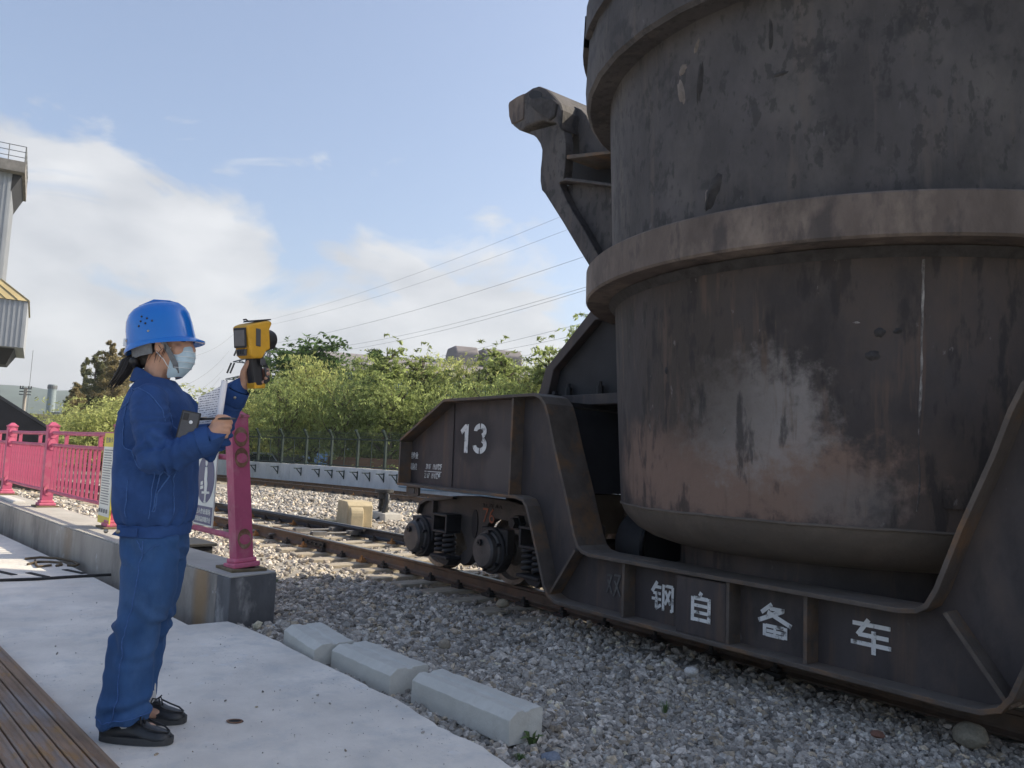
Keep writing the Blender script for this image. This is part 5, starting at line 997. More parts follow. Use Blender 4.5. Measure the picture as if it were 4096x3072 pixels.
q = LB(); q.tube([(.232, -.196, 1.270), (.30, -.206, 1.276), (.37, -.216, 1.278)], .0052, 10); q.go('barrel', M_imb, t, org, 50); q = LB(); q.tube([(.37, -.216, 1.278), (.388, -.219, 1.279), (.396, -.220, 1.279)], [.0050, .0035, .0012], 10); q.go('tip', M_img, t, org, 50); q = LB(); q.tube([(.24, -.203, 1.276), (.275, -.208, 1.281)], .0016, 6); q.go('clip', M_brass, t, org)
# ------------------------------------------------------------------ small things on the platform and gravel
M_bar = mat('rusty_bar', (.26, .17, .11), .7, .2, var=.3, scale=7, bump=.35, bscale=50, col2=(.30, .28, .28), fac2=(.48, .66), scale2=3.2, stretch=(.4, 2, 2))
specks(M_bar, (.36, .20, .07), 9, (.6, .68), .7, (.5, 2, 2))
t = thing('channel_cover', 'rusty steel channels laid side by side along the platform floor', 'steel cover', (-4, .55, 0), math.atan2(.20, 2.35))
# each channel: a shallow tray with raised lips, lying on the slab
for i in range(10):
    y1 = .09 - i * .062; y0 = y1 - .056; mb = MB()
    mb.prism([(y0, .004), (y1, .004), (y1, .030), (y1 - .006, .034), (y1 - .013, .030), (y1 - .016, .024), (y0 + .016, .024), (y0 + .013, .030), (y0 + .006, .034), (y0, .030)], -2.6 + random.uniform(-.05, .05), 2.9, 'x'); mb.build('channel', M_bar, t, bevel=.002)
M_slit = mat('slot_dark', (.012, .012, .012), .9)
for i, (x, y) in enumerate(((150, 2300), (20, 2292), (297, 2287))):
    d = ray(x, y); k = -CAMH / d.z; p = Vector((d.x * k, d.y * k, 0)); mb = MB(); mb.box(-.16, .16, -.025, .025, .0, .005, Matrix.Rotation(.35, 4, 'Z')); o = mb.build('drain_slot', M_slit, bevel=.001); o.location = p; tag(o, 'black drain slot in the platform beside the kerb wall', 'drain slot', 'drain slots in the platform')
def gp(x, y, z=0.):
    d = ray(x, y); k = (z - CAMH) / d.z; return Vector((d.x * k, d.y * k, z))
M_iron = mat('iron_dark', (.03, .028, .028), .7, .2, var=.3, scale=20)
mb = MB(); P_ = [gp(-200, 2340), gp(0, 2327), gp(150, 2322), gp(300, 2312), gp(476, 2303)]; mb.tube([p + Vector((0, 0, .013)) for p in P_], .012, 8); o = mb.build('iron_rod', M_iron, smooth=40); tag(o, 'long black iron rod lying across the platform towards the kerb', 'rod')
M_wire = mat('rope_brown', (.13, .095, .06), .9, var=.4, scale=30, bump=.5)
for L_, lab in (([(100, 2240), (160, 2234), (230, 2238), (290, 2250), (314, 2263), (300, 2268), (270, 2266)], 'longer bent piece of rusty wire curling on the sunlit platform'), ([(110, 2262), (150, 2252), (200, 2252), (245, 2256), (246, 2264), (224, 2268)], 'shorter bent rusty wire beside the longer one'), ([(140, 2246), (142, 2262), (150, 2272), (205, 2266)], 'forked scrap of rusty wire between two bent wires')):
    mb = MB(); mb.tube([gp(x, y) + Vector((0, 0, .012)) for x, y in L_], .011, 6); o = mb.build('wire_scrap', M_wire, smooth=True); tag(o, lab, 'wire')
# rusty anchor hole
o = MB().prism([(.034 * math.cos(a) * (1 + .15 * math.sin(3 * a)), .022 * math.sin(a)) for a in np.linspace(0, 2 * PI, 16, endpoint=False)], .0, .004, 'z').build('anchor_hole', M_slit); o.location = gp(938, 2888); o.rotation_euler = (0, 0, .9); tag(o, 'small rusty hole in the concrete floor in front of the shoes', 'hole')
mb = MB(); mb.lathe([(.030, .0), (.034, .006), (.027, .006), (.025, .002)], 16); r_ = mb.build('rust_rim', M_pinkrust, o, smooth=40); r_.scale = (1.05, .72, 1)
# single stones big enough to point at
def rock(label, x, y, z, r_, col, sq=.75, seed=0):
    bm = bmesh.new(); bmesh.ops.create_icosphere(bm, subdivisions=3, radius=1)
    for v in bm.verts:
        q = v.co.copy(); v.co = q * (1 + .22 * mnoise.noise(q * 1.3 + Vector((seed * 7.1, 0, 0))) + .08 * mnoise.noise(q * 3.5 + Vector((seed, 3, 0)))); v.co.z *= sq
    me = bpy.data.meshes.new('stone'); bm.to_mesh(me); bm.free(); me.polygons.foreach_set('use_smooth', [True] * len(me.polygons)); me.materials.append(mat('stone_%d' % seed, col, .9, var=.25, scale=5, bump=.6, bscale=14)); o = bpy.data.objects.new('stone', me); COL.objects.link(o); o.scale = (r_, r_, r_); o.location = gp(x, y, z) + Vector((0, 0, r_ * sq * .6)); o.rotation_euler = (0, 0, seed); tag(o, label, 'stone'); return o
rock('rounded tan stone on the gravel behind the kerbstones', 1778, 2590, -.13, .042, (.36, .31, .24), .85, 1)
rock('large buff boulder in shade under the car frame end', 3880, 2970, -.20, .085, (.30, .27, .21), .75, 2)
rock('pale white stone in the gravel below the lettered beam', 2765, 2700, -.14, .045, (.60, .58, .54), .7, 3)
rock('blue grey stone leaning on the grooved kerbstone end', 2085, 2950, -.07, .042, (.17, .19, .23), 1.1, 4)
rock('flat blue grey stone in dirt at the slab corner', 2205, 3048, -.08, .045, (.22, .25, .30), .55, 5)
rock('pale cobble beside the dark end block of the kerb', 1092, 2532, -.10, .06, (.50, .49, .46), .6, 6)
rock('buff stone near the rail under the car gooseneck', 2010, 2425, -.22, .06, (.33, .28, .20), .7, 7)
rock('dark reddish stone in the ballast shade', 3510, 2945, -.17, .035, (.20, .10, .07), .5, 8)
P_ = np.array([gp(random.uniform(-100, 1900), random.uniform(2350, 3072))[:] for _ in range(420)]); keep = (P_[:, 1] < np.interp(P_[:, 0], [p[0] for p in ed], [p[1] for p in ed]) - .03) & ~((P_[:, 0] < -5.4) & (P_[:, 1] > 1.45)); P_ = P_[keep]; s_g = rng.uniform(.0015, .0045, len(P_)) * rng.choice([.7, 1, 2.2], len(P_), p=[.5, .42, .08]); P_[:, 2] += s_g * .5
tag(stones('grit', P_, s_g, stone_cols(len(P_)) * .7), 'scattered grit and pebbles on the platform floor', 'grit', kind='stuff')
# weeds
M_weed = mat('weed_green', (.10, .16, .05), .7, var=.3, scale=20)
def tuft(name, label, x, y, z, nb, h, w, broad=False):
    p = gp(x, y, z); mb = MB()
    for i in range(nb):
        a = random.uniform(0, 2 * PI); e = random.uniform(.25, 1); hh = h * random.uniform(.55, 1.1); d = Vector((math.cos(a), math.sin(a), 0)); s = Vector((-d.y, d.x, 0)) * w * random.uniform(.7, 1.2); b0 = d * random.uniform(0, .015)
        p1 = b0 + d * hh * .35 * e + Vector((0, 0, hh * .7)); p2 = b0 + d * hh * .9 * e + Vector((0, 0, hh * (1.0 - .45 * e)))
        mb.add([b0 - s * .5, b0 + s * .5, p1 + s * (1.2 if broad else .4), p1 - s * (1.2 if broad else .4), p2], [(0, 1, 2, 3), (3, 2, 4)])
    o = mb.build(name, M_weed); o.location = p; tag(o, label, 'weed'); return o
tuft('grass_tuft', 'small green grass tuft growing in the gravel below the beam', 2660, 2850, -.16, 60, .075, .003)
tuft('weed', 'broad leaved weed by the grooved kerbstone end', 2128, 2985, -.075, 9, .075, .014, True)
tuft('grass_tuft', 'sparse low grass at the slab corner by the flat blue stone', 2080, 3045, -.075, 90, .035, .004)
tuft('grass_tuft', 'tiny grass tuft in gravel beside the dark end block', 1105, 2330, -.20, 30, .06, .004)
tuft('grass_tuft', 'thin green weed in ballast right of the railing end', 1280, 2350, -.22, 20, .06, .004)
# fallen yellow leaf
mb = MB(); mb.add([(0, 0, 0), (.012, .009, .004), (.035, .004, .006), (.014, -.008, .003)], [(0, 1, 2, 3)]); o = mb.build('leaf', mat('leaf_yellow', (.45, .28, .05), .7)); o.location = gp(2210, 2865, -.10) + Vector((0, 0, .03)); tag(o, 'fallen yellow leaf on gravel beside the grooved kerbstone', 'leaf')
# ------------------------------------------------------------------ retaining wall and security fence
M_wall = mat('wall_white', (.55, .57, .58), .85, var=.12, scale=2.5, bump=.3, bscale=18, col2=(.42, .43, .44), fac2=(.52, .75), scale2=3, stretch=(1, 1, .5)); specks(M_wall, (.25, .26, .27), 7, (.68, .74), .5)
M_fgreen = mat('fence_green', (.018, .036, .032), .6, .1, var=.2, scale=6)
wallY = lambda x: ycf(x) + 1.62
X_ = list(np.arange(-62, -8.9, 1.55)); rw = thing('retaining_wall', 'low whitewashed concrete retaining wall behind the far track', 'wall', (-28, wallY(-28), -.3))
for i in range(len(X_) - 1):
    xa, xb = X_[i] + .006, X_[i + 1] - .006; ya, yb = wallY(xa), wallY(xb); hz = .56 + random.uniform(-.008, .008); mb = MB(); mb.add([(xa, ya, -.4), (xb, yb, -.4), (xb, yb + .3, -.4), (xa, ya + .3, -.4), (xa, ya, hz), (xb, yb, hz), (xb, yb + .3, hz), (xa, ya + .3, hz)], [(0, 3, 2, 1), (4, 5, 6, 7), (0, 1, 5, 4), (1, 2, 6, 5), (2, 3, 7, 6), (3, 0, 4, 7)]); mb.build('wall_panel', M_wall, rw, world=True, bevel=.006)
    if X_[i] > -46:
        # cable bracket: back plate, arm and strut
        for q in ((.5,) if X_[i] < -31 else (.25, .78)):
            xm = xa + (xb - xa) * q; ym = wallY(xm); a = math.atan2(yb - ya, xb - xa); M = Matrix.Translation((xm, ym, .40)) @ Matrix.Rotation(a, 4, 'Z')
            mb = MB(); mb.box(-.02, .02, -.03, 0, -.28, .05, M); mb.box(-.018, .018, -.36, -.03, -.005, .03, M); mb.add([M @ Vector(v) for v in ((-.012, -.03, -.24), (.012, -.03, -.24), (.012, -.03, -.19), (-.012, -.03, -.19), (-.012, -.26, -.005), (.012, -.26, -.005), (.012, -.22, -.005), (-.012, -.22, -.005))], [(0, 1, 5, 4), (2, 3, 7, 6), (0, 4, 7, 3), (1, 2, 6, 5)]); mb.build('cable_bracket', M_fgreen, rw, world=True)
sf = thing('security_fence', 'dark green mesh security fence with angled post tops on the white wall', 'fence', (-28, wallY(-28) + .15, .56))
px_ = list(np.arange(-61, -9, 1.62)); tips = []
for i, x in enumerate(px_):
    y = wallY(x) + .15; a = math.atan(.25) + PI; M = Matrix.Translation((x, y, .56)) @ Matrix.Rotation(math.atan2(wallY(x + .5) - wallY(x - .5), 1), 4, 'Z')
    mb = MB(); mb.box(-.045, .045, -.045, .045, 0, 1.16, M); T_ = M @ Matrix.Translation((0, 0, 1.14)) @ Matrix.Rotation(rad(38), 4, 'X') @ Matrix.Rotation(rad(12), 4, 'Y'); mb.box(-.042, .042, -.042, .042, 0, .36, T_); mb.build('post', M_fgreen, sf, world=True, bevel=.005)
    if i:
        xa, xb = px_[i - 1] + .05, x - .05; ya, yb = wallY(xa) + .15, wallY(xb) + .15
        for zz in (.62, 1.62): mb = MB(); mb.tube([(xa, ya, zz), (xb, yb, zz)], .022, 6); mb.build('rail', M_fgreen, sf, world=True)
        mb = MB(); mb.tube([((xa + xb) / 2, (ya + yb) / 2, .62), ((xa + xb) / 2, (ya + yb) / 2, 1.62)], .016, 6); mb.build('mid_bar', M_fgreen, sf, world=True)
        if x > -50:
            mb = MB(); N_ = 26
            for k in range(N_):
                q = (k + .5) / N_; xx, yy = xa + (xb - xa) * q, ya + (yb - ya) * q; mb.add([(xx - .0045, yy, .62), (xx + .0045, yy, .62), (xx + .0045, yy, 1.98), (xx - .0045, yy, 1.98)], [(0, 1, 2, 3)]) if False else mb.tube([(xx, yy, .62), (xx, yy, 1.62), (xx, yy - .22, 1.92)], .0045, 3, cap=False)
            for zz in np.linspace(.8, 1.5, 4): mb.tube([(xa, ya, zz), (xb, yb, zz)], .0045, 3, cap=False)
            for k in range(3): mb.tube([(xa, ya - .08 * (k + 1) + .02, 1.66 + .09 * k), (xb, yb - .08 * (k + 1) + .02, 1.66 + .09 * k)], .006, 3, cap=False)
            w_ = mb.build('wire_mesh', M_fgreen, sf, world=True); w_['kind'] = 'stuff'
mb = MB(); mb.tube([(x, wallY(x) - .2, .03 + .02 * math.sin(x * 2)) for x in np.arange(-24, -17, .4)], .035, 8); o = mb.build('hose', mat('hose_blue', (.22, .30, .36), .6), smooth=True); tag(o, 'grey blue hose lying along the wall behind the wagon end', 'hose')
# a low brick shed and parked van behind the fence
M_brick = mat('brick_brown', (.17, .095, .06), .9, var=.3, scale=2.5, bump=.3)
o = MB().box(-3.2, 3.2, -.12, .12, 0, 1.35); b0 = thing('brick_wall', 'low brown brick wall behind the security fence', 'wall', (-31.0, 16.6, -.5), .25); o.build('wall', M_brick, b0, bevel=.01); MB().box(-3.22, 3.22, -.15, .15, 1.352, 1.41).build('coping', M_brick, b0)
M_carp = mat('car_silver', (.30, .31, .33), .35, .6, var=.1); M_glass = mat('car_glass', (.02, .022, .026), .08, var=.1); M_tyre = mat('tyre', (.02, .02, .02), .8)
cv = thing('parked_car', 'silver car parked behind the mesh fence under the trees', 'car', (-37.2, 14.6, -.5), .3)
mb = MB(); mb.prism([(-2.1, .3), (2.1, .3), (2.12, .75), (1.95, .88), (1.1, .95), (.6, 1.40), (-1.0, 1.45), (-1.7, 1.0), (-2.1, .9)], -.85, .85, 'y'); mb.build('body', M_carp, cv, bevel=.05)
for s in (-1, 1): MB().prism([(1.0, .97), (.55, 1.34), (-.95, 1.38), (-1.5, 1.0)], s * .852, s * .856, 'y').build('window', M_glass, cv)
for x in (-1.3, 1.35):
    for s in (-1, 1): m_ = MB(); m_.lathe([(0, -.1), (.2, -.1), (.31, -.08), (.32, .08), (0, .1)], 20, (x, s * .78, .32), 'y'); m_.build('wheel', M_tyre, cv, smooth=40)

# ------------------------------------------------------------------ trees
def leafmat(name, col, trans=.35):
    m = bpy.data.materials.new(name); m.use_nodes = True; nt = m.node_tree; n, l = nodes(nt); nt.nodes.clear()
    at = n('ShaderNodeAttribute', attribute_name='shade'); rp = n('ShaderNodeMix', data_type='RGBA'); l(at.outputs['Fac'], rp.inputs[0]); rp.inputs[6].default_value = (*[c * .55 for c in col], 1); rp.inputs[7].default_value = (*[min(c * 1.5, .9) for c in col], 1)
    d = n('ShaderNodeBsdfDiffuse'); t_ = n('ShaderNodeBsdfTranslucent'); l(rp.outputs[2], d.inputs[0]); l(rp.outputs[2], t_.inputs[0]); mx = n('ShaderNodeMixShader'); mx.inputs[0].default_value = trans; l(d.outputs[0], mx.inputs[1]); l(t_.outputs[0], mx.inputs[2]); o = n('ShaderNodeOutputMaterial'); l(mx.outputs[0], o.inputs[0]); return m
M_leafW = leafmat('leaf_willow', (.43, .46, .18), .64); M_leafD = leafmat('leaf_dark', (.10, .16, .06), .4); M_leafM = leafmat('leaf_mid', (.33, .39, .15), .62); M_leafC = leafmat('leaf_cypress', (.33, .28, .15), .55); M_leafC2 = leafmat('leaf_cypress_dark', (.24, .25, .14), .55)
M_bark = mat('bark', (.10, .08, .06), .95, var=.3, scale=8, bump=.6, stretch=(1, 1, .3))
def leaf_mesh(name, C, L, Wd, droop, m, sizes=None):
    """one quad-pair per leaf, centres C, hanging by `droop`"""
    N = len(C); a = rng.uniform(0, 2 * np.pi, N); el = rng.normal(-droop, .55, N); d = np.stack([np.cos(a) * np.cos(el), np.sin(a) * np.cos(el), np.sin(el)], 1); r_ = rng.normal(size=(N, 3)); s = np.cross(d, r_); s /= np.linalg.norm(s, axis=1)[:, None] + 1e-6
    l_ = (L * rng.uniform(.6, 1.3, N))[:, None]; w_ = (Wd * rng.uniform(.7, 1.3, N))[:, None]; V = np.stack([C - d * l_ * .5, C + s * w_ * .5, C + d * l_ * .5, C - s * w_ * .5], 1).reshape(-1, 3)
    me = bpy.data.meshes.new(name); me.vertices.add(N * 4); me.vertices.foreach_set('co', V.reshape(-1)); me.loops.add(N * 4); me.loops.foreach_set('vertex_index', np.arange(N * 4, dtype=np.int32)); me.polygons.add(N); me.polygons.foreach_set('loop_start', np.arange(0, N * 4, 4, dtype=np.int32)); me.update(calc_edges=True)
    at = me.attributes.new('shade', 'FLOAT', 'POINT'); at.data.foreach_set('value', np.repeat(np.clip(rng.normal(.42, .16, N) + np.repeat(rng.normal(0, .26, N // 14 + 1), 14)[:N], 0, 1), 4)); me.materials.append(m); return me
def limbs(h, nb, spread, r0_, seed, up=.7):
    """trunk with limbs; returns branch polylines"""
    R_ = random.Random(seed); out = []; tr = [Vector((0, 0, 0))]
    for i in range(1, 6): tr.append(Vector((R_.uniform(-.05, .05) * h * .4 * i / 5, R_.uniform(-.05, .05) * h * .4 * i / 5, h * .78 * i / 5)))
    out.append((tr, [r0_ * (1 - .17 * i) for i in range(6)]))
    for b_ in range(nb):
        q = R_.uniform(.18, .95); i = min(int(q * 5), 4); p = tr[i].lerp(tr[i + 1], q * 5 - i); a = R_.uniform(0, 2 * PI); L_ = spread * (1.15 - .5 * q) * R_.uniform(.7, 1.15); d = Vector((math.cos(a), math.sin(a), up * R_.uniform(.6, 1.5))).normalized(); br = [p]
        for k in range(4): d = (d + Vector((R_.uniform(-.25, .25), R_.uniform(-.25, .25), R_.uniform(-.1, .25)))).normalized(); br.append(br[-1] + d * L_ / 4)
        out.append((br, [r0_ * .45 * (1 - .22 * k) for k in range(5)]))
    return out
def make_broad(h, spread, nleaf, m, L, Wd, droop, seed, nb=22, clump=.30, weep=0.):
    br = limbs(h, nb, spread, .028 * h ** .9, seed); tm = MB()
    for p, r_ in br: tm.tube(p, r_, 6)
    C = []; w = np.array([1.0] * len(br)); w[0] = 1.4; w /= w.sum(); cnt = rng.multinomial(nleaf // 14, w)
    for (p, _), c in zip(br, cnt):
        for _k in range(c):
            q = rng.uniform(.35, 1.12) * (len(p) - 1); i = min(int(q), len(p) - 2); o = np.array(p[i].lerp(p[i + 1], q - i)); cc_ = o + rng.normal(size=3) * np.array([1, 1, .8]) * clump * spread * .55
            tw = rng.normal(size=3); tw[2] = -abs(tw[2]) * weep + .3 * tw[2] * (1 - weep); s_ = rng.uniform(0, 1, (14, 1)); C.append(cc_ + tw * s_ * spread * .34 + rng.normal(size=(14, 3)) * .022 * spread)
    C = np.concatenate(C); C = C[C[:, 2] > .26 * h]; return tm.mesh('trunk', M_bark, True), leaf_mesh('crown', C, L, Wd, droop, m)
def make_cone(h, rad_, nleaf, m, seed):
    R_ = random.Random(seed); tm = MB(); tm.tube([(0, 0, 0), (R_.uniform(-.1, .1), R_.uniform(-.1, .1), h * .5), (0, 0, h * .98)], [.022 * h, .013 * h, .002 * h], 7); C = []
    nb = 90
    for i in range(nb):
        q = .10 + .88 * (i / nb); a = R_.uniform(0, 2 * PI); L_ = rad_ * (1 - q) ** .75 * R_.uniform(.65, 1.15) + .12; d = Vector((math.cos(a), math.sin(a), R_.uniform(-.05, .35))); p0 = Vector((0, 0, h * q)); p1 = p0 + d * L_; tm.tube([p0, p1], [.003 * h * (1 - q) + .006, .004], 3)
        k = int(nleaf / nb * (1 - q * .6)); s_ = rng.uniform(.15, 1.05, (k, 1)); C.append(np.array(p0) + (np.array(p1) - np.array(p0)) * s_ + rng.normal(size=(k, 3)) * np.array([.13, .13, .16]) * (L_ * .55 + .22))
    return tm.mesh('trunk', M_bark, True), leaf_mesh('crown', np.concatenate(C), .26, .085, .1, m)
LIB = {'willow0': make_broad(5.6, 2.2, 8500, M_leafW, .20, .045, .7, 1, 26, .32, .6), 'willow1': make_broad(5.0, 2.3, 8500, M_leafM, .19, .045, .7, 2, 26, .34, .6), 'willow2': make_broad(6.2, 1.6, 9000, M_leafM, .19, .045, .6, 3, 24, .26, .4), 'bush': make_broad(3.6, 2.4, 14000, M_leafW, .19, .05, .5, 4, 26, .36, .3),
       'dark': make_broad(7.0, 2.0, 15000, M_leafD, .24, .09, .2, 5, 24, .26, .1), 'slim': make_broad(7.2, 1.1, 5200, M_leafM, .20, .055, .4, 6, 26, .22, .2), 'cone0': make_cone(13, 2.9, 34000, M_leafC, 7), 'cone1': make_cone(13, 2.6, 30000, M_leafC2, 8), 'conedark': make_cone(6.5, 1.3, 9000, M_leafD, 9)}
def crown_top(me): co = np.empty(len(me.vertices) * 3); me.vertices.foreach_get('co', co); return float(np.percentile(co[2::3], 99.7))
HT = {k: crown_top(v[1]) for k, v in LIB.items()}
def tree(kind, name, label, group, px, base_z, D, topy, sx=1., rz=0.):
    """tree at depth D below image column px; its height is set by the level its top reaches"""
    p = onD(px, 1800, D); d = ray(px, topy); zt = CAMH + d.z * D; h0 = HT[kind]
    t = thing(name, label, 'tree', (p.x, p.y, base_z), rz, group); s = (zt - base_z) / h0
    for me, nm in zip(LIB[kind], ('trunk', 'crown')): o = bpy.data.objects.new(nm, me); COL.objects.link(o); o.parent = t; o.scale = (s * sx, s * sx, s)
    return t
WG = 'feathery willow trees behind the security fence'; wl = {'willow0': 'tall pale yellow green willow behind the mesh security fence', 'willow1': 'spreading mid green willow behind the mesh security fence', 'willow2': 'narrow upright green willow behind the mesh security fence', 'bush': 'low bushy pale willow behind the mesh security fence'}
for i, (px, D, ty, kd, sx) in enumerate(((1010, 37, 1550, 'bush', 1.1), (1120, 33, 1490, 'willow1', .9), (1250, 35, 1425, 'willow0', .85), (1370, 33, 1500, 'willow1', .9), (1180, 42, 1440, 'willow0', 1.0), (1440, 41, 1435, 'willow2', 1.1), (1590, 34, 1490, 'willow1', .85), (1690, 37, 1425, 'willow0', .8), (1790, 33, 1520, 'willow1', .95), (1880, 36, 1430, 'willow0', .8), (1980, 33, 1500, 'willow1', .9), (2070, 37, 1440, 'willow2', 1.1), (2160, 34, 1510, 'willow0', .9), (2250, 36, 1440, 'willow0', .9), (940, 40, 1590, 'bush', 1.2), (860, 44, 1610, 'bush', 1.2), (1520, 36, 1560, 'bush', 1.1))): tree(kd, 'willow_tree', wl[kd], WG, px, -.6, D + 4, ty, sx, i * 1.7)
tree('dark', 'tree', 'dark green broadleaf tree rising behind the raised thermal camera', None, 1195, -.6, 46, 1350, 1.15, .4); tree('dark', 'tree', 'dark green tree half hidden beside the thermal camera grip', None, 1030, -.6, 52, 1480, 1.0, 2.2)
tree('conedark', 'conifer', 'small dark conical evergreen among the willows', None, 1480, -.6, 45, 1395, 1.15); tree('slim', 'tree', 'slender airy tree standing taller than the willows beside the dark evergreen', None, 1530, -.6, 38, 1340, 1.1, 1.0); tree('slim', 'tree', 'slender tree with twiggy top between evergreen and blue factory', None, 1680, -.6, 39, 1375, 1.2, 2.0)
tree('slim', 'tree', 'slender leafy tree in front of the blue factory roof', None, 1995, -.6, 40, 1350, 1.2, 3.1); tree('slim', 'tree', 'slender tree right of the blue factory near the ladle pedestal', None, 2180, -.6, 38, 1345, 1.0, 4.0); tree('slim', 'tree', 'tall sparse tree peeking above the ladle pedestal', None, 2300, -.6, 36, 1255, 1.0, 5.0); tree('willow2', 'tree', 'upright mid green tree behind the wagon end', None, 1560, -.6, 36, 1500, 1.2, .3)
CG = 'tall brownish conifers left of the worker'; cl = {'cone0': 'tall feathery conifer turning brown beyond the railing', 'cone1': 'tall dull green conifer among the browning ones beyond the railing'}
for i, (px, D, ty, kd, sx) in enumerate(((262, 62, 1560, 'cone1', 1.0), (310, 64, 1430, 'cone1', .9), (355, 60, 1402, 'cone1', 1.0), (405, 62, 1362, 'cone0', 1.0), (455, 60, 1390, 'cone0', 1.0), (490, 66, 1475, 'cone1', .9), (430, 56, 1420, 'cone0', 1.1), (285, 58, 1530, 'cone0', 1.1))): tree(kd, 'conifer', cl[kd], CG, px, -1, D, ty, sx, i * 1.3)
tree('bush', 'leafy_bush', 'bright yellow green leafy tree below the brown conifers', None, 455, -.6, 30, 1585, 1.3, .2); tree('bush', 'leafy_bush', 'mid green leafy tree between the dark shed roof and brown conifers', None, 360, -.6, 36, 1640, 1.3, 1.2); tree('willow0', 'leafy_bush', 'green leafy tree directly behind the worker\'s back', None, 530, -.6, 32, 1590, 1.2, 2.2); tree('bush', 'leafy_bush', 'low dull green shrub right of the dark shed eave', None, 270, -.6, 45, 1680, 1.2, 2.9)
tree('bush', 'leafy_bush', 'green tree seen between the worker\'s chin and notebook', None, 760, -.6, 40, 1560, 1.3, 3.9); tree('willow1', 'leafy_bush', 'pale tree seen above the worker\'s raised forearm', None, 690, -.6, 42, 1600, 1.3, .9)
# scattered undergrowth that reads as one mass
C = []
for i in range(200):
    x = random.uniform(-50, -10); y = wallY(x) + random.uniform(2.6, 6); c = np.array((x, y, -.4 + random.uniform(0, .7))); C.append(c + rng.normal(size=(60, 3)) * np.array([.5, .5, .3]))
me = leaf_mesh('undergrowth', np.concatenate(C), .18, .06, .1, M_leafM); o = bpy.data.objects.new('undergrowth', me); COL.objects.link(o); tag(o, 'low green undergrowth below the trees behind the wall', 'undergrowth', kind='stuff')
# ------------------------------------------------------------------ power line
M_lat = mat('lattice_steel', (.12, .13, .14), .6, .4); M_ins = mat('insulator_black', (.015, .015, .017), .35); M_cable = mat('cable_grey', (.20, .21, .23), .6)
PD = 110; pb = onD(1031, 1800, PD); pyl = thing('power_pylon', 'lattice power pylon with crossarms behind the thermal camera', 'pylon', (pb.x, pb.y, -1)); R3 = Vector((rgt0.x, rgt0.y, 0)); F3 = Vector((fh.x, fh.y, 0))
def pz(y): return CAMH + ray(1031, y).z * PD + 1
def bars(mb, L_, r_=.05):
    for a, b_ in L_: mb.tube([a, b_], r_, 4)
H_ = pz(1330); mb = MB(); ws = lambda z: 1.7 - 1.35 * z / H_
cor = lambda z, i, j: R3 * (i * ws(z)) + F3 * (j * ws(z)) + Vector((0, 0, z)); lev = np.linspace(0, H_, 9)
for i in (-1, 1):
    for j in (-1, 1): bars(mb, [(cor(lev[k], i, j), cor(lev[k + 1], i, j)) for k in range(8)], .12)
for k in range(8):
    for i in (-1, 1): bars(mb, [(cor(lev[k], i, -1), cor(lev[k + 1], i, 1)), (cor(lev[k], -1, i), cor(lev[k + 1], 1, i)), (cor(lev[k], 1, i), cor(lev[k + 1], -1, i)), (cor(lev[k + 1], -1, i), cor(lev[k + 1], 1, i))], .07)
mb.build('tower', M_lat, pyl); arms = []
for yL, yR, xL, xR in ((1376, 1398, 928, 1105), (1448, 1470, 905, 1106), (1520, 1545, 880, 1120)):
    for xe, ye in ((xL, yL), (xR, yR)):
        z = pz(ye); e = R3 * ((xe - 1031) / 3150 * PD) + Vector((0, 0, z)); s = 1 if xe > 1031 else -1; mb = MB(); L_ = []
        for j in (-1, 1): L_ += [(cor(z - .2, s, j), e), (cor(z + 1.1, s, j), e)]
        for q in (.25, .5, .75): a = cor(z - .2, s, -1).lerp(e, q); b_ = cor(z + 1.1, s, -1).lerp(e, q); a2 = cor(z - .2, s, 1).lerp(e, q); b2 = cor(z + 1.1, s, 1).lerp(e, q); L_ += [(a, b_), (a2, b2), (a, a2), (b_, cor(z - .2, s, -1).lerp(e, q - .22))]
        bars(mb, L_, .075); mb.build('crossarm', M_lat, pyl); arms.append(e + pyl.location)
        for k in (-.22, .22):
            mb = MB(); d_ = Vector((-.25 * s if s > 0 else -.45, 0, 0)); p0 = e + R3 * k + Vector((0, 0, -.15)); mb.tube([p0, p0 + R3 * (-.5) + Vector((0, 0, -1.5))], .13, 8); mb.build('insulator', M_ins, pyl)
def line(label, p0, p1, sag=.5, r_=.03):
    mb = MB(); mb.tube([p0.lerp(p1, q) - Vector((0, 0, sag * 4 * q * (1 - q))) for q in np.linspace(0, 1, 14)], r_, 4, cap=False); o = mb.build('power_cable', M_cable); tag(o, label, 'cable', 'overhead power cables'); return o
for i, (xa, ya, Da, xb, yb, Db) in enumerate(((1060, 1283, 110, 2400, 800, 60), (1085, 1298, 110, 2420, 860, 60), (1105, 1372, 110, 2500, 970, 62), (1270, 1398, 110, 2500, 1100, 64), (1300, 1412, 110, 2500, 1110, 64), (1285, 1500, 110, 2600, 1220, 66), (1500, 1460, 110, 2600, 1270, 66), (1700, 1470, 110, 2600, 1300, 66),
        (960, 1310, 110, 745, 1430, 75), (915, 1405, 110, 700, 1555, 75), (895, 1475, 110, 690, 1600, 75), (880, 1510, 110, 720, 1610, 80))): line('thin overhead power cable %s the pylon' % ('rising right from' if xb > xa else 'falling left from'), onD(xa, ya, Da), onD(xb, yb, Db), .8, .011 if i < 2 else .016)
